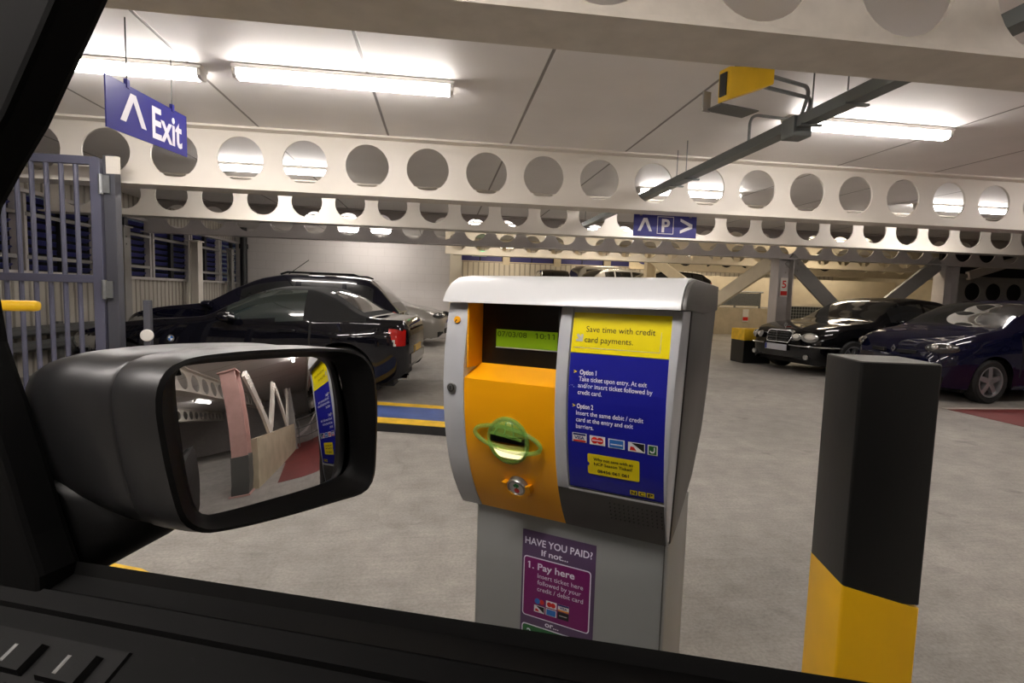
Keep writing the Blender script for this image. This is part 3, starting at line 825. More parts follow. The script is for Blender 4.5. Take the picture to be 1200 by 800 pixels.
mb.add([K4(P0 + .0365 + .0036 * math.cos(R(a)), .987 + .0036 * math.sin(R(a))) for a in range(-90, 91, 15)], [tuple(range(13))], 'poster_blue')
tkt = mb.build('ticket_panel', poster, 0)
tx = MB(); K5 = kf(.0019)
tx.text('Why not save with an', P0 + .0825, .9945, .0056, 'black_ink', K5, w=.070, align='c', bold=.02)
tx.text('NCP Season Ticket?', P0 + .0825, .9855, .0056, 'black_ink', K5, w=.068, align='c', bold=.02)
tx.text('08456 061 061', P0 + .0825, .9725, .0058, 'black_ink', K5, w=.056, align='c', bold=.02)
tx.build('poster_lettering', poster, 0)
mb = MB()
for i, ch in enumerate('NCP'):
    x = P0 + .1115 + i * .0145
    rect(mb, x, x + .0125, .9405, .9495, 'ticket_yellow', K3); mb.text(ch, x + .00625, .9418, .0064, 'black_ink', K4, w=.0085, align='c', bold=.03)
mb.build('operator_logo', poster, 0)
# pedestal notice
S0, SW, ST = -.098, .158, .800
yk = lambda e: (lambda x, v: (S0 + x, .055 - e, ST - v))
def prect(mb, x0, x1, v0, v1, mat, e): mb.add([yk(e)(x0, v1), yk(e)(x1, v1), yk(e)(x1, v0), yk(e)(x0, v0)], [(0, 1, 2, 3)], mat)
mb = MB(); prect(mb, 0, SW, 0, .40, 'purple', .0008); notice = mb.build('notice', kiosk, 0)
def prr(mb, x0, x1, v0, v1, r, mat, e): 
    p = rrect(x0, x1, v0, v1, r, 4); mb.add([yk(e)(x, v) for x, v in p], [tuple(range(len(p)))], mat)
mb = MB(); prr(mb, .004, .150, .055, .184, .007, 'ink_white', .0011); prr(mb, .0062, .1478, .0572, .1818, .0055, 'magenta', .0014)
prr(mb, .004, .150, .201, .33, .007, 'ink_white', .0011); prr(mb, .0062, .1478, .2032, .3278, .0055, 'green_panel', .0014); mb.build('notice_panel', notice, 0)
tx = MB()
def pl(s_, x, v, h, w=None, al='l', b=.012, e=.0012): tx.text(s_, x, v, h, 'ink_white', lambda a, c: yk(e)(a, 2 * v - c), w=w, align=al, bold=b)
pl('HAVE YOU PAID?', .006, .0295, .0150, .145, b=.015)
pl('If not...', .043, .048, .0125, .058, b=.02)
tx.build('notice_heading', notice, 0); tx = MB()
pl('1. Pay here', .016, .0795, .0145, .100, b=.02, e=.0018)
pl('Insert ticket here', .0365, .0965, .0098, .098, e=.0018, b=0)
pl('followed by your', .0365, .1105, .0098, .094, e=.0018, b=0)
pl('credit / debit card', .0365, .1245, .0098, .099, e=.0018, b=0)
tx.build('notice_lettering', notice, 0); tx = MB()
pl('or...', .056, .1965, .0115, .030, b=.02)
tx.build('notice_lettering', notice, 0); tx = MB()
pl('2.', .016, .2245, .0145, .014, b=.02, e=.0018)
tx.build('notice_lettering', notice, 0)
Kp = lambda e: (lambda x, z: (x, .055 - e, z))
sp = []
for r_ in range(2):
    for c_ in range(3): sp.append((S0 + .031 + c_ * .0262, S0 + .031 + c_ * .0262 + .0235, ST - .1465 - r_ * .0165, .0145))
_k3 = K3
K3 = Kp(.0018)
cards(Kp(.0018), Kp(.0022), notice, sp, ['maestro', 'twin', 'visa', 'switch', 'amex', 'black'])

# ------------------------------------------------------------------ near bollard
bo = thing('bollard', 'square black and yellow bollard to the right of the pay station', 'bollard', (.917, 1.011, 0), R(-13.9))
mb = MB(); mb.prism(rrect(-.075, .075, -.075, .075, .006, 3), .68, 1.168, 'bollard_black', lambda x, y, t: (x, y, t)); mb.build('post', bo)
mb = MB(); mb.prism(rrect(-.0755, .0755, -.0755, .0755, .006, 3), 0, .69, 'bollard_yellow', lambda x, y, t: (x, y, t + (.018 * (-x / .075) if t > .3 else 0))); mb.build('painted_base', bo)
mb = MB(); mb.prism(rrect(-.074, .074, -.074, .074, .006, 3), 1.168, 1.1705, 'bollard_top', lambda x, y, t: (x, y, t)); mb.build('cap_plate', bo)

# ------------------------------------------------------------------ signs
es = thing('exit_sign', 'blue hanging Exit sign with white arrow, on two rods at the upper left', 'sign', (-1.885, 3.89, 0))
til = R(-2.2)
def ef(e):
    # local a along +Y, b up; face towards +X
    return lambda a, b: (e, a * math.cos(R(4)) - b * math.sin(R(4)) * 0, 2.338 + b + a * math.sin(R(4)))
mb = MB(); mb.prism([(-.49, -.145), (.49, -.145), (.49, .145), (-.49, .145)], -.004, .004, 'sign_blue', lambda a, b, t: ef(t)(a, b)); mb.build('sign_board', es, 0)
tx = MB(); tx.text('Exit', .0, -.098, .205, 'sign_white', ef(.006), w=.41, bold=.022)
ch = [(-.36, -.075), (-.30, -.075), (-.215, .06), (-.13, -.075), (-.07, -.075), (-.185, .105), (-.245, .105)]
tx.add([ef(.006)(*p) for p in ch], [(0, 1, 2, 6), (6, 2, 5), (2, 3, 4, 5)], 'sign_white')
tx.build('sign_lettering', es, 0)
for a in (-.27, .28):
    z0 = 2.338 + .14 + a * math.sin(R(4))
    mb = MB().tube([(0, a, z0), (0, a, CE)], .004, 'dark_steel', 6).box((0, a, z0 + .012), (.02, .03, .05), 'sign_blue'); mb.build('hanger_rod', es)

pk = thing('parking_sign', 'blue sign with two arrows and a boxed P under the holed beam', 'sign', (2.563, 6.05, 0))
mb = MB().box((0, 0, 2.137), (.76, .012, .27), 'sign_blue'); mb.build('sign_board', pk, 0)
pf = lambda x, z: (x, -.0075, 2.137 + z)
tx = MB()
def chev(pts): tx.add([pf(*p) for p in pts], [(0, 1, 2, 6), (6, 2, 5), (2, 3, 4, 5)], 'sign_white')
cv = [(-.075, -.07), (-.045, -.07), (0, .025), (.045, -.07), (.075, -.07), (.02, .06), (-.02, .06)]
chev([(x * 1.15 - .245, z * 1.15 + .005) for x, z in cv])
chev([(.26 + z * 1.15, -x * 1.15) for x, z in cv])
for x0, x1, z0, z1 in ((-.10, -.092, -.1, .1), (.092, .10, -.1, .1), (-.10, .10, -.1, -.092), (-.10, .10, .092, .1)):
    tx.add([pf(x0, z0), pf(x1, z0), pf(x1, z1), pf(x0, z1)], [(0, 1, 2, 3)], 'sign_white')
tx.text('P', 0.005, -.075, .15, 'sign_white', pf, w=.1, align='c', bold=.03)
tx.build('sign_lettering', pk, 0)
mb = MB()
for x in (-.3, .3): mb.box((x, .0, 2.26), (.03, .02, .05), 'grey_steel')
mb.build('clip', pk, 0)

cs = thing('column_notice', 'small white sign with red marks on the grey column', 'sign', (7.30, 10.76, 0))
MB().box((0, 0, 1.62), (.17, .006, .40), 'beam_paint').build('sign_board', cs, 0)
tx = MB(); sf = lambda x, z: (x, -.005, z)
tx.text('5', 0, 1.61, .16, 'card_red', sf, w=.10, align='c', bold=.02)
tx.add([sf(-.075, 1.45), sf(.075, 1.45), sf(.075, 1.54), sf(-.075, 1.54)], [(0, 1, 2, 3)], 'card_red'); tx.build('sign_lettering', cs, 0)
cs = thing('wall_notice', 'small red and white notice on the concrete deck wall', 'sign', (12.0, 19.98, 0))
MB().box((0, 0, .75), (.25, .006, .5), 'fitting_white').build('sign_board', cs, 0)
MB().box((0, -.005, .62), (.22, .004, .14), 'card_red').build('sign_band', cs, 0)
eg = thing('emergency_exit_sign', 'small green lit emergency exit sign above the far strip windows', 'sign', (1.05, 15.2, 0))
MB().box((0, .03, 2.42), (.42, .05, .17), 'fitting_white').build('case', eg, 0)
MB().box((0, 0, 2.42), (.3, .012, .12), 'green_sign').build('lit_panel', eg, 0)
MB().tube([(0, .03, 2.5), (0, .03, CE)], .01, 'grey_steel', 6).build('hanger_rod', eg)

# ------------------------------------------------------------------ cable trunking, sensor and conduits
tr = thing('cable_trunking', 'grey metal cable trunking running through the beam holes under the ceiling', 'trunking', (2.45, 0, 0))
mb = MB(); mb.prism([(-.05, 2.49), (.05, 2.49), (.05, 2.56), (.042, 2.56), (.042, 2.498), (-.042, 2.498), (-.042, 2.56), (-.05, 2.56)], -1.5, 9.6, 'trunking', lambda x, z, t: (x, t, z)); mb.build('channel', tr, 0)
MB().box((0, 4.05, 2.561), (.098, 11.1, .004), 'trunking').build('lid', tr, 0)
for y in (.9, 3.05, 3.45, 5.2, 5.55, 7.4, 9.2):
    mb = MB().tube([(0 if y not in (3.05, 5.2) else -.06, y, 2.56), (0 if y not in (3.05, 5.2) else -.06, y, CE)], .005, 'galvanised', 6); mb.box((0, y, 2.48), (.16, .03, .012), 'trunking'); mb.build('hanger_rod', tr)
mb = MB().box((.0, 3.6, 2.5), (.14, .14, .14), 'trunking'); mb.build('junction_box', tr, 0, bevel=.01)
sn = thing('ceiling_sensor', 'yellow wedge-shaped detector box on a grey bracket under the ceiling', 'detector', (1.68, 3.2, 2.60), R(14))
mb = MB(); mb.loft([[(0, -.045, -.11), (0, .045, -.11), (0, .045, .085), (0, -.045, .085)], [(.34, -.06, .03), (.34, .06, .03), (.34, .06, .13), (.34, -.06, .13)]], 'yellow_paint'); mb.build('case', sn, 0, bevel=.008)
MB().box((-.004, 0, -.01), (.008, .055, .135), 'kiosk_recess').build('lens_window', sn, 0)
MB().box((.13, .06, -.125), (.3, .14, .008), 'dark_steel').build('bracket_plate', sn, 0)
MB().box((-.03, .11, -.08), (.06, .01, .12), 'grey_steel').build('bracket_arm', sn, 0)
MB().box((.12, .0, .155), (.04, .05, .18), 'grey_steel').build('bracket_stem', sn, 0)
def arc(pts, n=8):
    out = []
    P = [Vector(p) for p in pts]
    out.append(P[0])
    for i in range(1, len(P) - 1):
        a, b, c = P[i - 1], P[i], P[i + 1]
        r = min(.12, (a - b).length * .45, (c - b).length * .45)
        p0 = b + (a - b).normalized() * r; p1 = b + (c - b).normalized() * r
        for k in range(n + 1):
            t = k / n; out.append(p0 * (1 - t) ** 2 + b * 2 * t * (1 - t) + p1 * t * t)
    out.append(P[-1]); return out
for off, nm in ((0, 'curved grey conduit dropping from the yellow detector to the trunking'), (.05, 'second grey conduit beside it, from the detector to the trunking')):
    tag(MB().tube(arc([(2.0, 3.27 + off, 2.70 - off), (2.41 + off, 3.42 + off, 2.71 - off), (2.425 + off, 3.52 + off * .4, 2.565)]), .013, 'galvanised', 8).build('conduit'), nm, 'conduit')
tag(MB().tube(arc([(2.42, 4.15, 2.566), (2.42, 4.15, 2.77), (2.85, 4.25, 2.79)]), .012, 'galvanised', 8).build('conduit'), 'thin conduit bending from the trunking to the light behind it', 'conduit')

# ------------------------------------------------------------------ gate, posts, kerb
gt = thing('metal_gate', 'grey barred steel gate at the left edge in front of the louvres', 'gate', (0, 5.64, 0))
mb = MB()
mb.box((-3.22, 0, 1.32), (.09, .07, 2.24), 'gate_steel')
mb.box((-5.0, 0, 1.32), (.09, .07, 2.24), 'gate_steel')
for z in (2.415, 1.315, .245): mb.box((-4.11, 0, z), (1.8, .06, .075), 'gate_steel')
mb.build('gate_frame', gt, 0, bevel=.006)
for i in range(13): MB().tube([(-3.40 - i * .125, 0, .26), (-3.40 - i * .125, 0, 2.4)], .021, 'gate_steel', 8).build('bar', gt)
mb = MB().box((-3.10, .02, 1.279), (.1, .1, 2.386), 'gate_post'); mb.build('hinge_post', gt, 0, bevel=.005)
for z in (2.2, 1.22):
    mb = MB().tube([(-3.163, -.045, z - .09), (-3.163, -.045, z + .09)], .022, 'galvanised', 10).box((-3.13, -.05, z), (.09, .012, .16), 'galvanised'); mb.build('hinge', gt)
mb = MB().box((-3.06, -.03, 2.38), (.12, .012, .16), 'beam_paint'); mb.build('latch_plate', gt, 0)
for z in (1.65,): pass
MB().tube([(-3.22, -.05, .3), (-3.22, -.05, .52)], .03, 'galvanised', 10).build('drop_bolt', gt)

po = thing('marker_post', 'slim grey post with a round white reflector beside the gate', 'post', (-2.68, 5.38, 0), R(8))
MB().box((0, 0, .61), (.06, .06, 1.05), 'gate_post').build('post', po, 0, bevel=.006)
MB().lathe([(.055, 0), (.055, .012), (.049, .018), (0, .019)], 'fitting_white', 24, Matrix.Translation((0, -.03, .812)) @ Matrix.Rotation(R(90), 4, 'X')).build('reflector', po)

# yellow bar end at the far left
ya = thing('yellow_rail', 'yellow round-ended guard bar at the left edge in front of the gate', 'rail', (-2.0, 3.0, 0))
mb = MB().tube([(-.9, 0, 1.145), (-.02, 0, 1.155), (-.005, 0, 1.155), (0, 0, 1.155)], [.027, .027, .024, .015], 'yellow_paint', 16); mb.build('rail', ya)
MB().tube([(-.7, 0, 0), (-.7, 0, 1.15)], .03, 'yellow_paint', 12).build('post', ya)

# kerb island: blue top, yellow edges, black face
kb = thing('kerb_island', 'low kerb island with blue painted top, yellow edges and black face', 'kerb')
def kerb_rows(d0, d1):
    # front edge polyline and depth direction
    front = [(-4.9, 5.83), (-3.65, 5.55), (-.75, 5.02), (.07, 4.78), (.75, 4.50)]
    fy = lambda x: interp(front, x)
    xs = [-4.9 + i * .25 for i in range(24)]
    xs = [x for x in xs if x <= .75] + [.75]
    k = lambda x: 1 - .35 * min(1, max(0, (-.9 - x) / 1.2))
    return [[(x, fy(x) + d * k(x), 0) for x in xs] for d in (d0, d1)]
def kerb_strip(d0, d1, z0, z1, mat, name):
    a, b = kerb_rows(d0, d1); mb = MB(); n = len(a)
    vs = [(x, y, z0) for x, y, _ in a] + [(x, y, z0) for x, y, _ in b] + [(x, y, z1) for x, y, _ in a] + [(x, y, z1) for x, y, _ in b]
    fs = []
    for i in range(n - 1):
        fs += [(2 * n + i, 2 * n + i + 1, 3 * n + i + 1, 3 * n + i), (i, i + 1, 2 * n + i + 1, 2 * n + i), (n + i + 1, n + i, 3 * n + i, 3 * n + i + 1)]
    fs += [(0, 2 * n, 3 * n, n), (n - 1, 2 * n - 1, 4 * n - 1, 3 * n - 1)]
    mb.add(vs, fs, mat); return mb.build(name, kb, 0)
kerb_strip(0, .9, 0, .08, 'kerb_black', 'kerb_body')
kerb_strip(.0, .20, .08, .086, 'kerb_yellow', 'painted_edge')
kerb_strip(.20, .74, .08, .086, 'kerb_blue', 'painted_top')
kerb_strip(.74, .9, .08, .086, 'kerb_yellow', 'painted_edge')
mb = MB(); pts = [(x - .03, y - .03) for x, y in ((-1.95, 2.3), (-1.62, 2.49), (-1.40, 2.49), (-1.2, 2.41), (-1.05, 2.3), (-1.0, 2.1), (-1.2, 1.95), (-1.6, 1.9))]
yk_ = thing('kerb_stone', 'yellow topped kerb nose low beside the black car door', 'kerb')
MB().prism(pts, 0, .07, 'kerb_black', lambda x, y, t: (x, y, t)).build('kerb_body', yk_, 0)
MB().prism([(x * .98 - .03, y * .98 + .04) for x, y in pts], .07, .082, 'kerb_yellow', lambda x, y, t: (x, y, t)).build('painted_top', yk_, 0)
# far guard at the column foot
gd = thing('column_guard', 'yellow and black square guard at the foot of the grey column', 'guard', (6.62, 10.75, 0), R(0))
MB().box((0, 0, .24), (.62, .5, .48), 'bollard_black').build('body', gd, 0, bevel=.01)
MB().box((0, 0, .60), (.63, .51, .24), 'kerb_yellow').build('painted_band', gd, 0, bevel=.01)
gd = thing('column_guard', 'small yellow guard block on the far deck beside the dark parked car', 'guard', (5.6, 25.0, 1.05))
MB().box((0, 0, .5), (.5, .4, 1.0), 'kerb_yellow').build('body', gd, 0, bevel=.01)

# ------------------------------------------------------------------ cars
def wheel_mesh(Rr, wdt, spokes, five=False):
    t = MB(); hw = wdt / 2
    Xr = Matrix.Rotation(R(90), 4, 'X')
    t.lathe([(Rr * .66, -hw * .9), (Rr * .9, -hw), (Rr * .985, -hw * .75), (Rr, 0), (Rr * .985, hw * .75), (Rr * .9, hw), (Rr * .66, hw * .9)], 'tyre', 40, Xr, closed=True)
    r = MB()
    r.lathe([(Rr * .67, -hw * .88), (Rr * .70, hw * .92), (Rr * .645, hw * .95), (Rr * .62, hw * .7), (Rr * .6, -hw * .2)], 'rim', 40, Xr)
    r.lathe([(0, -.02), (Rr * .62, -.02), (Rr * .62, -.01), (0, -.01)], 'rim_dark', 24, Xr)
    r.lathe([(Rr * .17, 0), (Rr * .17, hw * .75), (Rr * .12, hw * .82), (0, hw * .83)], 'rim', 20, Xr)
    for k in range(spokes):
        a = 2 * PI * k / spokes + .3
        d = Vector((math.cos(a), 0, math.sin(a)))
        w0, w1 = (Rr * .24, Rr * .22) if five else (Rr * .09, Rr * .06)
        sd = Vector((-math.sin(a), 0, math.cos(a)))
        p0, p1 = d * Rr * .1, d * Rr * .64
        ys = -hw * .72
        vs = [p0 - sd * w0 / 2, p0 + sd * w0 / 2, p1 + sd * w1 / 2, p1 - sd * w1 / 2]
        r.add([(v.x, ys - (0.008 if i < 2 else 0), v.z) for i, v in enumerate(vs)] + [(v.x, ys + .05, v.z) for v in vs], [(0, 1, 2, 3), (4, 7, 6, 5), (0, 4, 5, 1), (1, 5, 6, 2), (2, 6, 7, 3), (3, 7, 4, 0)], 'rim')
    return t, r
def build_car(P, label, loc, rz, cat='car', name='car'):
    L, fo, wb = P['L'], P['fo'], P['wb']
    root = thing(name, label, cat, loc, rz)
    X = lambda s: -s * P.get('sx', 1)   # nose at x=0, car runs towards -x
    # stations
    ss = set()
    n = 190
    for i in range(n + 1):
        u = i / n; ss.add(round(L * (u + .06 * math.sin(2 * PI * u) * -1), 4))
    ss = sorted(max(0, min(L, s)) for s in ss)
    Rr = P.get('R', .31); ar = Rr + .055
    def zb(s):
        z = interp(P['zb'], s)
        for c in (fo, fo + wb):
            d = abs(s - c)
            if d < ar: z = max(z, Rr + math.sqrt(ar * ar - d * d) * 1.0)
        return z
    sec = []
    NA, NG, NT = 26, 8, 9
    for s in ss:
        w, sh, rf, b = interp(P['w'], s), interp(P['sh'], s), interp(P['rf'], s), zb(s)
        b0 = interp(P['zb'], s)
        rf = max(rf, sh + .02)
        k = min(1, max(0, (rf - sh) / .42))
        row = []
        # lower side
        for j in range(NA):
            t = j / NA
            z = b + (sh - b) * t
            tz = (z - b0) / max(.05, sh - b0)
            bulge = 1 - .055 * (1 - tz) ** 3 - .05 * max(0, tz - .55) ** 2 / .2 + P.get('flare', 0) * math.exp(-((min(abs(s - fo), abs(s - fo - wb))) / .36) ** 2) * math.exp(-((tz - .75) / .25) ** 2)
            row.append((w * bulge, z))
        shx = w * (1 - .05)
        railw = w * (.93 - P.get('tumble', .17) * k); railz = sh + (rf - sh) * (.80 + .08 * k) 
        for j in range(NG):
            t = j / NG
            row.append((shx + (railw - shx) * t + .018 * k * math.sin(PI * t), sh + (railz - sh) * t))
        for j in range(NT + 1):
            t = j / NT; a = t * PI / 2
            e = P.get('sq', .75)
            row.append((railw * math.cos(a) ** e if t < 1 else 0, railz + (rf - railz) * math.sin(a) ** .9))
        sec.append(row)
    nr = len(sec[0])
    vs = {}
    sets = {}
    def put(key, quad):
        sets.setdefault(key, []).append(quad)
    classify = P['cls']
    for side in (1, -1):
        for i in range(len(ss) - 1):
            for j in range(nr - 1):
                q = [(i, j), (i + 1, j), (i + 1, j + 1), (i, j + 1)]
                s = (ss[i] + ss[i + 1]) / 2
                zz = sum(sec[a][b][1] for a, b in q) / 4; yy = sum(sec[a][b][0] for a, b in q) / 4
                zone = 'low' if j < NA else ('glass' if j < NA + NG else 'top')
                key = classify(s, zz, yy, zone) or 'body'
                if key in ('window', 'head_lamp', 'tail_lamp', 'indicator_lamp', 'quarter_window'): key = key + ('|L' if side > 0 else '|R')
                put(key, [(X(ss[a]), side * sec[a][b][0], sec[a][b][1]) for a, b in q])
    # end caps
    for i, s_ in ((0, ss[0]), (len(ss) - 1, ss[-1])):
        for j in range(nr - 1):
            a, b = sec[i][j], sec[i][j + 1]
            put('body', [(X(s_), a[0], a[1]), (X(s_), -a[0], a[1]), (X(s_), -b[0], b[1]), (X(s_), b[0], b[1])])
    mats = {'body': P['paint'], 'windscreen': 'car_glass', 'rear_window': 'car_glass', 'window': P.get('side_glass', 'car_glass'), 'quarter_window': 'car_glass', 'soft_top': 'soft_top', 'head_lamp': 'head_lamp', 'tail_lamp': 'tail_red', 'indicator_lamp': 'indicator', 'gap': 'car_gap', 'bumper': 'trim_black', 'lower_grille': 'car_gap', 'sill': 'trim_black'}
    body_mb = MB()
    for key, quads in sets.items():
        base = key.split('|')[0]
        if base in ('body', 'gap', 'sill', 'lower_grille'):
            mb = body_mb
        else: mb = MB()
        for q in quads: mb.add(q, [(0, 1, 2, 3)], mats[base])
        if mb is not body_mb: sets[key] = mb.build(base, root, 50)
    body_mb.build('body', root, 48)
    # dark underbody
    ub = MB(); wm = interp(P['w'], L / 2)
    ub.box((X(L / 2), 0, .36), (L - .5, 2 * (wm - .2), .34), 'underbody')
    ub.box((X(fo), 0, Rr + .06), (ar * 2, 2 * (wm - .16), ar * 1.25), 'underbody').box((X(fo + wb), 0, Rr + .06), (ar * 2, 2 * (wm - .16), ar * 1.25), 'underbody')
    ub.build('underbody', root, 0)
    tm, rm = wheel_mesh(Rr, .2, P.get('spokes', 10), P.get('five', False))
    first = None
    for c in (fo, fo + wb):
        for sd in (-1, 1):
            if first is None:
                o = tm.build('wheel', root); q = rm.build('rim', o); first = (o, q)
            else:
                o = first[0].copy(); C.objects.link(o); o.parent = root; q = first[1].copy(); C.objects.link(q); q.parent = o
            o.location = (X(c), sd * (interp(P['w'], c) * .965 - .1), Rr)
            o.rotation_euler = (0, 0, 0 if sd < 0 else PI)
    # mirrors and handles
    ms = P['mirror']
    for sd in (-1, 1):
        w = interp(P['w'], ms); z = interp(P['sh'], ms) + .06
        mb = MB(); rings = []
        for xx, sc_ in ((.09, .35), (.07, .75), (.03, 1.), (-.05, 1.), (-.06, .9)):
            rings.append([(X(ms) + xx, sd * (w + .045 + .085 * sc_ * math.cos(a)), z + .055 * sc_ * math.sin(a)) for a in [2 * PI * k / 14 for k in range(14)]])
        mb.loft(rings, P['paint']); mb.box((X(ms), sd * (w - .03), z - .04), (.05, .1, .03), 'trim_black'); mb.build('door_mirror', root)
    for hs_ in P['handles']:
        for sd in (-1, 1):
            w = interp(P['w'], hs_); z = interp(P['sh'], hs_) - .10
            mb = MB().box((X(hs_), sd * (w * .985 + .004), z), (.2, .035, .026), P['handle_mat']); mb.build('door_handle', root, bevel=.008)
    return root, X, zb
def plate(root, x, z, front, facing, w=.52, yoff=0):
    mb = MB().box((x, yoff, z), (.012, w, .11), 'plate_white' if front else 'plate_yellow'); o = mb.build('number_plate', root, 0, bevel=.002)
    MB().box((x + facing * .0075, yoff + (-w / 2 + .025) * (1 if facing < 0 else -1) * -1, z), (.002, .045, .1), 'card_navy').build('plate_band', o, 0)
    return o

# -- black two-seat convertible
def cls_z(s, z, y, zone):
    if zone == 'glass' and z > .93:
        if 1.98 < s < 2.90: return 'window'
        if s >= 2.90 and s < 3.62: return 'soft_top'
    if zone == 'top':
        if 1.72 < s < 2.36: return 'windscreen'
        if 2.40 < s < 3.64:
            if 3.12 < s < 3.52 and y < .52: return 'rear_window'
            return 'soft_top'
    if zone == 'low':
        q = s - (3.86 + (.86 - z) * .38)
        if .655 < z < .86 - (s - 3.86) * .12 and s < 4.045:
            if 0 < q < .022 and z < .74: return 'indicator_lamp'
            if q > 0: return 'tail_lamp'
        if .10 < s < .55 and .56 < z < .70: return 'head_lamp'
        for d in (1.78, 2.98):
            if abs(s - d) < .010 and z > .32: return 'gap'
        if s < .3 and z < .42: return 'lower_grille'
    return None
Z4 = dict(L=4.09, sx=.96, fo=.85, wb=2.495, R=.325, paint='paint_z', spokes=10, mirror=2.05, handles=[2.72], handle_mat='paint_z', cls=cls_z, flare=.035, sq=.85, tumble=.19, side_glass='car_glass_light',
    w=[(0, .45), (.08, .62), (.3, .79), (.6, .86), (.9, .885), (1.7, .86), (2.5, .87), (3.2, .89), (3.7, .85), (3.95, .76), (4.05, .66), (4.09, .58)],
    zb=[(0, .34), (.15, .22), (.6, .18), (3.2, .19), (3.8, .24), (4.0, .30), (4.09, .40)],
    sh=[(0, .58), (.15, .66), (.5, .75), (.9, .83), (1.7, .885), (2.4, .90), (3.0, .93), (3.5, .935), (3.9, .91), (4.05, .86), (4.09, .80)],
    rf=[(0, .61), (.15, .70), (.5, .80), (1.0, .89), (1.7, .955), (2.05, 1.13), (2.38, 1.275), (2.6, 1.315), (2.9, 1.315), (3.15, 1.25), (3.55, 1.02), (3.68, .98), (3.9, .965), (4.0, .96), (4.05, .91), (4.09, .83)])
c4, s4 = 4.09, R(7)
# nose from rear wheel estimate
z4, X4, _ = build_car(Z4, 'black two-seat convertible with fabric roof, behind the grey marker post', (-4.19, 7.35, 0), PI - R(6))
plate(z4, -3.93, .58, False, -1)
MB().box((-3.925, 0, .50), (.03, 1.1, .12), 'paint_z').build('rear_bumper', z4, 0, bevel=.01)
mb = MB().lathe([(.04, 0), (.04, .006), (0, .008)], 'chrome', 20, Matrix.Translation((-1.36, .876, .70)) @ Matrix.Rotation(R(-90), 4, 'X')); bd = mb.build('badge', z4)
mb = MB()
for a0, mt in ((0, 'card_blue'), (90, 'card_white'), (180, 'card_blue'), (270, 'card_white')):
    mb.add([Matrix.Translation((-1.36, .887, .70)) @ Matrix.Rotation(R(-90), 4, 'X') @ Vector((.026 * math.cos(R(a)), .026 * math.sin(R(a)), 0)) for a in range(a0, a0 + 91, 15)] + [(-1.36, .887, .70)], [tuple(range(8))], mt)
mb.build('badge_quarter', bd, 0)
mb = MB().tube([(-3.6, .42, .25), (-3.88, .42, .25)], .04, 'chrome', 12).tube([(-3.6, .33, .25), (-3.88, .33, .25)], .04, 'chrome', 12); mb.build('exhaust_pipe', z4)
for sd in (-1, 1):
    MB().lathe([(0, 0), (.045, 0), (.045, .02), (0, .022)], 'rim_dark', 12, Matrix.Translation((-2.95, sd * .3, 1.0))).build('roll_hoop', z4)

# -- generic estate / hatch classification
def cls_hatch(P):
    def f(s, z, y, zone):
        g = P['g']
        sh = interp(P['sh'], s)
        if zone == 'glass' and z > sh + .04:
            rf = interp(P['rf'], s)
            top = sh + (rf - sh) * .80
            if z < top:
                if g['w0'] < s < g['w1'] - .0 and all(abs(s - b) > .035 for b in g['pillars']): return 'window'
        if zone == 'top':
            if g['ws0'] < s < g['ws1'] and y < interp(P['w'], s) * .80: return 'windscreen'
            if g['rw0'] < s < g['rw1'] and y < interp(P['w'], s) * .72: return 'rear_window'
        if zone == 'low':
            for d in g['doors']:
                if abs(s - d) < .010 and z > .36: return 'gap'
            if g['hl'] and g['hl'][0] < s < g['hl'][1] and g['hl'][2] < z < g['hl'][3]: return 'head_lamp'
            if s > P['L'] - g['tl'][0] and g['tl'][1] < z < g['tl'][2]: return 'tail_lamp'
            if s < .12 and z < .36: return 'lower_grille'
        return None
    return f
def hatch(paint, L=4.1, W=.86, Hh=1.47, estate=False, **kw):
    P = dict(L=L, fo=.84, wb=L * .615, R=.305, paint=paint, spokes=5, five=True, mirror=1.35, handles=[2.25, 3.1], handle_mat=paint, tumble=.15,
        w=[(0, W * .68), (.07, W * .80), (.25, W * .93), (.6, W * .985), (1.2, W), (L - 1.0, W), (L - .35, W * .95), (L - .08, W * .84), (L, W * .74)],
        zb=[(0, .32), (.12, .22), (.6, .19), (L - .6, .21), (L - .12, .28), (L, .40)],
        sh=[(0, .60), (.08, .68), (.3, .78), (.7, .86), (1.15, .92), (2.5, .95), (L - .5, 1.0), (L - .1, .98), (L, .9)],
        rf=[(0, .62), (.06, .72), (.25, .83), (.6, .92), (1.05, 1.0), (1.5, 1.24), (1.85, Hh - .05), (2.3, Hh), (L - 1.2, Hh - .02), (L - .55, Hh - .08), (L - .3, Hh - .22), (L - .08, 1.08), (L, .95)])
    P['g'] = dict(w0=1.45, w1=L - .55, pillars=[2.35, 3.25], ws0=1.1, ws1=1.82, rw0=L - .52, rw1=L - .1, doors=[1.3, 2.35, 3.3], hl=(.03, .5, .62, .80), tl=(.16, .74, 1.0))
    for k, v in kw.items():
        if k == 'g': P['g'].update(v)
        else: P[k] = v
    P['cls'] = cls_hatch(P)
    return P
est = hatch('paint_darkblue', 4.12, .88, 1.52, rf=[(0, .66), (.06, .76), (.25, .87), (.6, .96), (1.2, 1.04), (1.72, 1.32), (2.05, 1.46), (2.45, 1.52), (3.2, 1.51), (3.6, 1.47), (3.76, 1.37), (4.02, 1.08), (4.12, .95)],
            g=dict(w0=1.75, w1=3.72, ws0=1.25, ws1=2.02, pillars=[2.6, 3.3], rw0=3.68, rw1=4.0, tl=(.09, .80, .97)), sh=[(0, .62), (.08, .70), (.3, .82), (.7, .90), (1.15, .95), (2.5, .98), (3.7, 1.0), (4.04, .97), (4.12, .9)])
e1, Xe, _ = build_car(est, 'dark estate car with a raked roof aerial, directly behind the convertible', (-4.72, 9.5, 0), PI - R(3))
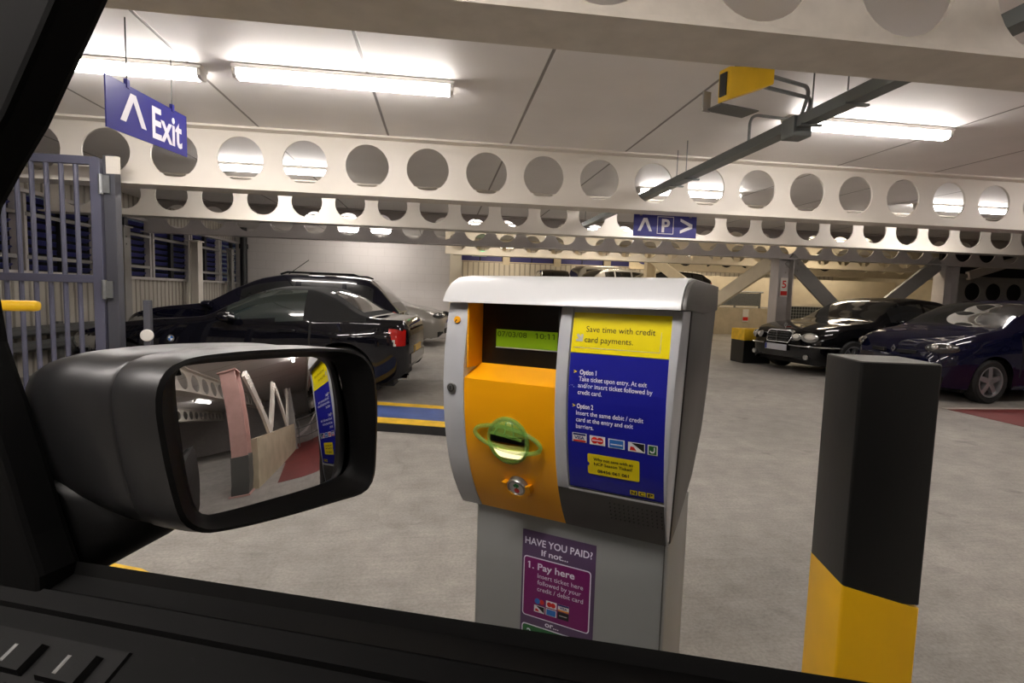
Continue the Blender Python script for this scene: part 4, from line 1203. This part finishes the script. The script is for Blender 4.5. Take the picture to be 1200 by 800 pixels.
mb = MB().tube([(-1.95, -.0, 1.5), (-2.35, -.0, 1.86)][::-1] if False else [(-2.15, 0, 1.47), (-2.2, 0, 1.5), (-2.55, 0, 1.76)], .006, 'trim_black', 6); mb.build('aerial', e1)
for sd in (-1, 1): MB().tube([(-2.3, sd * .6, 1.50), (-2.4, sd * .6, 1.535), (-3.4, sd * .6, 1.525), (-3.5, sd * .6, 1.49)], .016, 'trim_black', 8).build('roof_rail', e1)
slv = hatch('paint_silver', 4.3, .87, 1.46, g=dict(hl=None))
s1, Xs, _ = build_car(slv, 'silver car facing right in front of the white block wall', (.15, 13.6, 0), R(-8))
plate(s1, .004, .48, True, 1)
MB().box((-.02, 0, .37), (.06, .75, .09), 'car_gap').build('lower_grille', s1, 0, bevel=.01)

def add_lamps(root, x, y, z, half):
    prof = [(math.sin(t), math.cos(t) * .07) for t in [PI / 2 * (1 - i / 6) for i in range(7)]]
    for sd in (-1, 1):
        Xh = Matrix.Translation((x, sd * y, z)) @ Matrix.Rotation(R(47) * sd, 4, 'Z') @ Matrix.Rotation(R(90 - 32), 4, 'Y')
        h1 = MB().lathe(prof, 'lamp_lens', 28, Xh @ Matrix.Diagonal((.078, half, 1., 1))).build('head_lamp', root)
        for oy in (-.085, .05):
            MB().lathe([(r_ * .8, z_ * .5 + .05) for r_, z_ in prof], 'head_lamp', 20, Xh @ Matrix.Translation((0, oy * sd, -.004)) @ Matrix.Diagonal((.055, .06, .9, 1))).build('lamp_reflector', h1)
add_lamps(s1, -.10, .66, .74, .17)
# -- black saloon on the right
def cls_e(s, z, y, zone):
    sh = interp(ECL['sh'], s); rf = interp(ECL['rf'], s)
    if zone == 'glass' and z > sh + .03 and z < sh + (rf - sh) * .82:
        if 1.72 < s < 3.62 and abs(s - 2.62) > .04: return 'window'
    if zone == 'top':
        if 1.42 < s < 2.06 and y < interp(ECL['w'], s) * .82: return 'windscreen'
        if 3.42 < s < 4.0 and y < .66: return 'rear_window'
    if zone == 'low':
        for d in (1.55, 2.62, 3.65):
            if abs(s - d) < .010 and z > .36: return 'gap'
        if s > 4.45 and .68 < z < .88: return 'tail_lamp'
        if s < .1 and z < .33: return 'lower_grille'
    return None
ECL = dict(L=4.82, fo=.86, wb=2.854, R=.325, paint='paint_black', spokes=7, mirror=1.85, handles=[2.45, 3.45], handle_mat='chrome', cls=cls_e, tumble=.18,
    w=[(0, .40), (.03, .56), (.10, .70), (.25, .81), (.5, .88), (1., .905), (3.6, .905), (4.4, .86), (4.7, .76), (4.82, .66)],
    zb=[(0, .30), (.12, .20), (.6, .18), (4.2, .2), (4.6, .26), (4.82, .42)],
    sh=[(0, .58), (.08, .66), (.3, .76), (.7, .84), (1.4, .92), (2.6, .95), (3.8, .96), (4.5, .93), (4.75, .86), (4.82, .8)],
    rf=[(0, .62), (.06, .74), (.2, .82), (.6, .91), (1.35, 1.0), (1.7, 1.2), (2.05, 1.38), (2.6, 1.45), (3.1, 1.42), (3.5, 1.30), (3.95, 1.07), (4.15, 1.04), (4.65, 1.02), (4.75, .95), (4.82, .85)])
merc, Xm, _ = build_car(ECL, 'black saloon with chrome grille and twin oval headlights, nearest the grey column', (6.30, 9.35, 0), PI + R(10))
gr = MB()
po_ = [(-.30, .0), (-.26, -.10), (.26, -.10), (.30, .0), (.31, .10), (.24, .13), (-.24, .13), (-.31, .10)]
gr.prism([(a, b + .66) for a, b in po_], .0, .06, 'chrome', lambda a, b, t: (.02 + t - .06 - (b - .66) * .35 - abs(a) * .12, a, b))
g0 = gr.build('grille', merc, 0, bevel=.004)
gr = MB(); gr.prism([(a * .9, b * .82 + .665) for a, b in po_], .0, .01, 'car_gap', lambda a, b, t: (.022 + t - (b - .66) * .35 - abs(a) * .12, a, b)); gr.build('grille_backing', g0, 0)
gr = MB()
for k in range(4): gr.box((.038 - (-.06 + k * .045) * .35 - .02, 0, .605 + k * .045), (.012, .5, .008), 'chrome')
gr.box((.03, 0, .67), (.02, .02, .2), 'chrome'); gr.build('grille_slat', g0, 0)
for sd in (-1, 1):
    for yy, xx, rz_, ry_, rx_ in ((.43, -.005, .068, .085, 22), (.635, -.085, .09, .14, 42)):
        a = R(rx_) * sd
        Xh = Matrix.Translation((xx, sd * yy, .68)) @ Matrix.Rotation(a, 4, 'Z') @ Matrix.Rotation(R(90 - 20), 4, 'Y')
        mb = MB(); prof = [(math.sin(t) * 1.0, math.cos(t) * .06) for t in [PI / 2 * (1 - i / 6) for i in range(7)]]
        vs = []; sg = 24
        mb.lathe([(r, z) for r, z in prof], 'head_lamp', sg, Xh @ Matrix.Diagonal((rz_, ry_, .9, 1))); h1 = mb.build('head_lamp', merc)
        mb = MB(); mb.lathe([(r * .62, z * .4 + .055) for r, z in prof], 'indicator', sg, Xh @ Matrix.Diagonal((rz_, ry_, .9, 1))); mb.build('lamp_reflector', h1)
plate(merc, .045, .47, True, 1)
for sd in (-1, 1): MB().tube([(-.55, sd * .895, .515), (-.25, sd * .845, .52), (-.07, sd * .745, .525), (.01, sd * .6, .525), (.03, sd * .3, .525)], .014, 'chrome', 8).build('bumper_strip', merc)
for sd in (-1, 1): MB().lathe([(0, 0), (.05, 0), (.045, .02), (0, .022)], 'head_lamp', 16, Matrix.Translation((-.04, sd * .62, .33)) @ Matrix.Rotation(R(90), 4, 'Y') @ Matrix.Rotation(0, 4, 'Z')).build('fog_lamp', merc)
mb = MB().tube([(-.16, 0, .80), (-.16, 0, .84)], .006, 'chrome', 6)
mb.tube([(-.16, .035 * math.cos(t), .875 + .035 * math.sin(t)) for t in [2 * PI * i / 20 for i in range(21)]], .004, 'chrome', 6, False)
for k in range(3):
    a = R(90 + 120 * k); mb.bar((-.16, 0, .875), (-.16, .034 * math.cos(a), .875 + .034 * math.sin(a)), .006, .006, 'chrome', up=(1, 0, 0))
mb.build('bonnet_emblem', merc)

# -- dark blue hatchback at the right edge
ren = hatch('paint_navy', 3.82, .83, 1.43, fo=.80, wb=2.47, R=.30,
    g=dict(w0=1.4, w1=3.2, pillars=[2.3], ws0=.98, ws1=1.72, doors=[1.25, 2.45], hl=None),
    sh=[(0, .56), (.08, .65), (.3, .77), (.7, .86), (1.1, .92), (2.5, .95), (3.3, .98), (3.7, .96), (3.82, .9)],
    rf=[(0, .60), (.06, .72), (.22, .84), (.55, .94), (.95, 1.02), (1.35, 1.24), (1.72, 1.38), (2.2, 1.43), (2.8, 1.40), (3.3, 1.33), (3.55, 1.2), (3.75, 1.04), (3.82, .95)])
r1, Xr_, _ = build_car(ren, 'dark blue hatchback with five-spoke wheels, at the right edge behind the bollard', (6.52, 7.0, 0), PI + R(5))
plate(r1, .006, .42, True, 1)
mb = MB(); dm = [(0, -.055), (.035, 0), (0, .055), (-.035, 0)]; di = [(0, -.028), (.017, 0), (0, .028), (-.017, 0)]
for i in range(4):
    j = (i + 1) % 4
    q = [dm[i], dm[j], di[j], di[i]]
    mb.prism(q, 0, .012, 'chrome', lambda a, b, t: (-.025 + t, a, .68 + b))
mb.build('nose_emblem', r1, 0)
for sd in (-1, 1):
    MB().box((-.01, sd * .22, .655), (.04, .26, .05), 'car_gap', Matrix.Rotation(R(12 * sd), 3, 'Z')).build('grille', r1, 0, bevel=.006)
    pass
add_lamps(r1, -.135, .62, .735, .19)

# -- cars on the raised deck
h2 = hatch('paint_white', 4.3, .87, 1.55); build_car(h2, 'silver hatchback parked on the raised deck beside the cream column', (10.5, 24.7, 1.05), R(16))
h3 = hatch('paint_white', 4.5, .9, 1.95); build_car(h3, 'pale tall people carrier on the raised deck behind the silver hatchback', (11.2, 29.0, 1.05), R(12))
h4 = hatch('paint_black', 4.4, .88, 1.6); build_car(h4, 'black car on the raised deck, farthest left of the parked row', (5.75, 30.3, 1.05), R(88))
h5 = hatch('paint_black', 4.3, .88, 1.42); build_car(h5, 'black low car on the raised deck just in front of the silver hatchback', (6.9, 21.4, 1.05), PI + R(8))
h6 = hatch('paint_silver', 4.3, .87, 1.5); build_car(h6, 'silver car on the ramp beyond the guard rail, seen in the door mirror', (11.0, 2.6, .95), PI + R(2))

# ------------------------------------------------------------------ own car: door, pillar, mirror
CA = R(24)
own = thing('car', 'black car that the view looks out of, with open side window and door mirror', 'car', (0, 0, 0), -CA)
WL = .40
kz = lambda z: H - (H - z) * WL / .43
ku = lambda u: u * WL / .43
def sill_z(u): return kz(.965) + (kz(1.011) - kz(.965)) * (u - ku(-.631)) / (ku(.169) - ku(-.631))
# window opening's front edge
edge = [(-.545, 1.60), (-.5582, 1.5645), (-.5959, 1.5142), (-.6494, 1.4442), (-.6914, 1.4009), (-.7283, 1.3598), (-.743, 1.318), (-.7414, 1.278), (-.7295, 1.2097), (-.7017, 1.145), (-.672, 1.070), (-.648, 1.005), (-.631, .9653)]
edge = [(ku(u), kz(z)) for u, z in edge]
poly = edge + [(ku(-.631), .80), (-2.0, .80), (-2.0, 1.75), (-.45, 1.75)]
mb = MB()
mb.prism(poly, WL - .04, WL, 'cabin_black', lambda u, z, w: (u, w, z))
mb.build('window_frame', own, 0, bevel=.006)
# door top and trims, running rearwards
mb = MB(); us = [ku(-.631) - .6, ku(-.631), -.3, 0, .3, .9, 1.3]
def run(mb, prof, mat):
    rings = [[(u, w, sill_z(u) + z) for w, z in prof] for u in us]; mb.loft(rings, mat)
run(mb, [(WL + .010, -.03), (WL + .018, -.08), (WL + .03, -.25), (WL + .03, -.68), (WL + .02, -.72), (WL + .02, -.09), (WL - .005, -.03), (WL - .004, 0)], 'trim_black'); mb.build('outer_door', own, 40)
mb = MB(); run(mb, [(WL - .004, .0), (WL - .008, -.012), (WL - .03, -.016), (WL - .045, -.06), (WL - .02, -.06)], 'mirror_trim'); mb.build('window_seal', own, 40)
mb = MB(); run(mb, [(WL - .03, -.018), (WL - .055, -.028), (WL - .20, -.105), (WL - .21, -.13), (WL - .06, -.5), (WL + .015, -.5), (WL + .015, -.06)], 'cabin_trim'); mb.build('door_panel', own, 40)
mb = MB(); run(mb, [(WL - .034, -.017), (WL - .036, -.013), (WL - .052, -.021), (WL - .052, -.027)], 'cabin_trim'); mb.build('door_ledge', own, 40)
# switch pack on the sloping door top
def sw(u, q, e=0): # q: 0 at the sill side to 1 inboard
    w = WL - .055 - .145 * q; z = sill_z(u) - .028 - .077 * q
    return Vector((u, w - .47 * e, z + .88 * e))
mb = MB()
def slab_on(mb, u0, u1, q0, q1, e0, e1, mat):
    a = [sw(u0, q0, e0), sw(u1, q0, e0), sw(u1, q1, e0), sw(u0, q1, e0)]; b = [sw(u0 + .002, q0 + .01, e1), sw(u1 - .002, q0 + .01, e1), sw(u1 - .002, q1 - .01, e1), sw(u0 + .002, q1 - .01, e1)]
    mb.add(a + b, [(0, 1, 2, 3), (4, 7, 6, 5), (0, 4, 5, 1), (1, 5, 6, 2), (2, 6, 7, 3), (3, 7, 4, 0)], mat); return mb
slab_on(mb, -.74, -.43, .08, .62, -.003, .003, 'switch_black'); pack = mb.build('switch_panel', own, 0)
for u0, q0 in ((-.565, .14), (-.50, .14), (-.565, .34), (-.50, .34)):
    b_ = slab_on(MB(), u0, u0 + .048, q0, q0 + .16, .003, .010, 'switch_black').build('window_switch', pack, 0)
for u0, q0 in ((-.565, .14), (-.50, .14), (-.565, .34), (-.50, .34)):
    slab_on(MB(), u0 + .017, u0 + .023, q0 + .03, q0 + .13, .0095, .0108, 'switch_icon').build('switch_mark', pack, 0)
slab_on(MB(), -.47, -.445, .34, .56, .003, .009, 'switch_black').build('lock_switch', pack, 0)
slab_on(MB(), -.462, -.452, .38, .46, .0085, .0098, 'switch_icon').build('switch_mark', pack, 0)
mb = MB(); c0 = sw(-.64, .3, .003)
nrm = Vector((0, -.47, .88)).normalized()
rot = nrm.to_track_quat('Z', 'Y').to_matrix().to_4x4()
mb.lathe([(.022, 0), (.022, .008), (.014, .012), (.012, .02), (0, .021)], 'switch_black', 20, Matrix.Translation(c0) @ rot); mb.build('mirror_switch', pack)
# roof and headliner over the driver
mb = MB(); mb.prism([(-.5, .40), (1.3, .40), (1.3, -1.0), (-.5, -1.0)], 1.66, 1.72, 'cabin_black', lambda u, w, z: (u, w, z)); mb.build('roof', own, 0, bevel=.01)

# door mirror
SCM = 1.103
Mc = Vector((-.40396 * SCM, .47404 * SCM, H + (1.12206 - H) * SCM))
mn = Vector((.95450, -.26838, .13001)); mr = Vector((.27068, .96267, 0)); mu = Vector((-.12515, .03519, .99151))
glass = [(-0.0853, 0.07), (-0.0822, 0.0786), (-0.0748, 0.0828), (-0.0118, 0.0831), (0.075, 0.0798), (0.0974, 0.0759), (0.1095, 0.0653), (0.1187, 0.0244), (0.1223, -0.0196), (0.1181, -0.0568), (0.1069, -0.0712), (0.084, -0.0734), (-0.0068, -0.0702), (-0.0636, -0.0668), (-0.0716, -0.0633), (-0.0773, -0.0548), (-0.0826, -0.0238), (-0.0853, 0.0256)]
rim_ = [(-0.1117, 0.0538), (-0.1041, 0.0761), (-0.0884, 0.0872), (-0.056, 0.092), (0.0193, 0.0918), (0.1011, 0.0862), (0.1343, 0.0762), (0.1497, 0.057), (0.1523, 0.0139), (0.1433, -0.0518), (0.1353, -0.0832), (0.1194, -0.0963), (0.0816, -0.0956), (-0.0086, -0.0889), (-0.0714, -0.08), (-0.0884, -0.0723), (-0.0994, -0.0588), (-0.1058, -0.0292), (-0.1107, 0.015)]
def resample(pts, n):
    P = [Vector((a * SCM, b * SCM)) for a, b in pts]
    # Catmull-Rom, then even spacing by angle
    dense = []
    m = len(P)
    for i in range(m):
        p0, p1, p2, p3 = P[i - 1], P[i], P[(i + 1) % m], P[(i + 2) % m]
        for k in range(12):
            t = k / 12
            d1 = (p2 - p1).length
            t1 = (p2 - p0) * (d1 / max(1e-6, (p2 - p1).length + (p1 - p0).length)); t2 = (p3 - p1) * (d1 / max(1e-6, (p3 - p2).length + (p2 - p1).length))
            dense.append(p1 * (2*t**3 - 3*t*t + 1) + t1 * (t**3 - 2*t*t + t) + p2 * (-2*t**3 + 3*t*t) + t2 * (t**3 - t*t))
    out = []
    cx = Vector((sum(p.x for p in dense) / len(dense), sum(p.y for p in dense) / len(dense)))
    ang = sorted(((math.atan2((p - cx).y, (p - cx).x), p) for p in dense), key=lambda q: q[0])
    for i in range(n):
        a = -PI + 2 * PI * (i + .5) / n
        out.append(min(ang, key=lambda q: abs(q[0] - a))[1])
    return out, cx
NR = 96
ro, rc = resample(rim_, NR); gl_, gc = resample(glass, NR)
def mp(p, d=0.): return Mc + mr * p.x + mu * p.y + mn * d
mir = MB()
def ring(pts, c, sc_, d, push=Vector((0, 0, 0))): return [mp(c + (p - c) * sc_, d) + push for p in pts]
fwd_ = Vector((-1, .0, 0))
rings = [ring(ro, rc, 1.0, 0)]
for t, sc_ in ((.02, 1.012), (.05, 1.015)): rings.append(ring(ro, rc, sc_, 0, fwd_ * t))
mir.loft(rings + [ring(ro, rc, 1.0, 0, fwd_ * .058)], 'mirror_shell', cap=False)
housing = mir.build('door_mirror', own, 50)
sh_ = MB(); rings = []
for t, sc_, sx in ((.058, .985, 0), (.064, 1.0, 0), (.09, .995, -.001), (.12, .975, -.004), (.15, .935, -.010), (.175, .875, -.018), (.195, .79, -.026), (.21, .68, -.033), (.220, .52, -.038), (.225, .3, -.040), (.2262, .02, -.04)):
    rings.append([p + Vector((0, sx, .004 * (t > .1))) for p in ring(ro, rc, sc_, 0, fwd_ * t)])
sh_.loft(rings, 'mirror_shell'); sh_.build('mirror_shell', housing, 60)
lip = MB(); rings = [ring(ro, rc, 1.0, 0), ring(ro, rc, .965, .003), [a.lerp(b, .75) for a, b in zip(ring(ro, rc, .965, -.004), ring(gl_, gc, 1.03, -.014))], ring(gl_, gc, 1.012, -.016), ring(gl_, gc, .99, -.024)]
lip.loft(rings, 'mirror_trim', cap=False); lip.build('mirror_surround', housing, 50)
# convex glass with a tighter outer band
gm = MB()
RAD = .9
def sag(p):
    a = p - gc
    s = -(a.x * a.x + a.y * a.y) / (2 * RAD)
    e = max(0, a.x - .045)
    return s - 1.3 * e * e
rad_n = 22; vs = [mp(gc, -.012 + sag(gc))]; fs = []
for i in range(1, rad_n + 1):
    for p in gl_:
        q = gc + (p - gc) * (i / rad_n); vs.append(mp(q, -.012 + sag(q)))
for k in range(NR): fs.append((0, 1 + k, 1 + (k + 1) % NR))
for i in range(rad_n - 1):
    for k in range(NR):
        a = 1 + i * NR; fs.append((a + k, a + NR + k, a + NR + (k + 1) % NR, a + (k + 1) % NR))
gm.add(vs, fs, 'mirror_glass'); gm.build('mirror_glass', housing, 0)
for p in bpy.data.objects[[o.name for o in bpy.data.objects if o.name.startswith('mirror_glass')][0]].data.polygons: p.use_smooth = True
# arm to the door
arm = MB(); rings = []
for t, c, ry, rz in ((0, (-.57, .50, 1.035), .035, .035), (.4, (-.60, .46, 1.02), .036, .042), (.8, (-.64, .425, 1.01), .03, .055), (1, (-.69, .40, 1.0), .03, .075)):
    rings.append([(c[0] + .055 * math.cos(a) * (1 + t * .8), c[1] + ry * math.cos(a) * .2, c[2] + rz * math.sin(a)) for a in [2 * PI * k / 20 for k in range(20)]])
arm.loft(rings, 'mirror_trim'); arm.build('mirror_arm', housing)
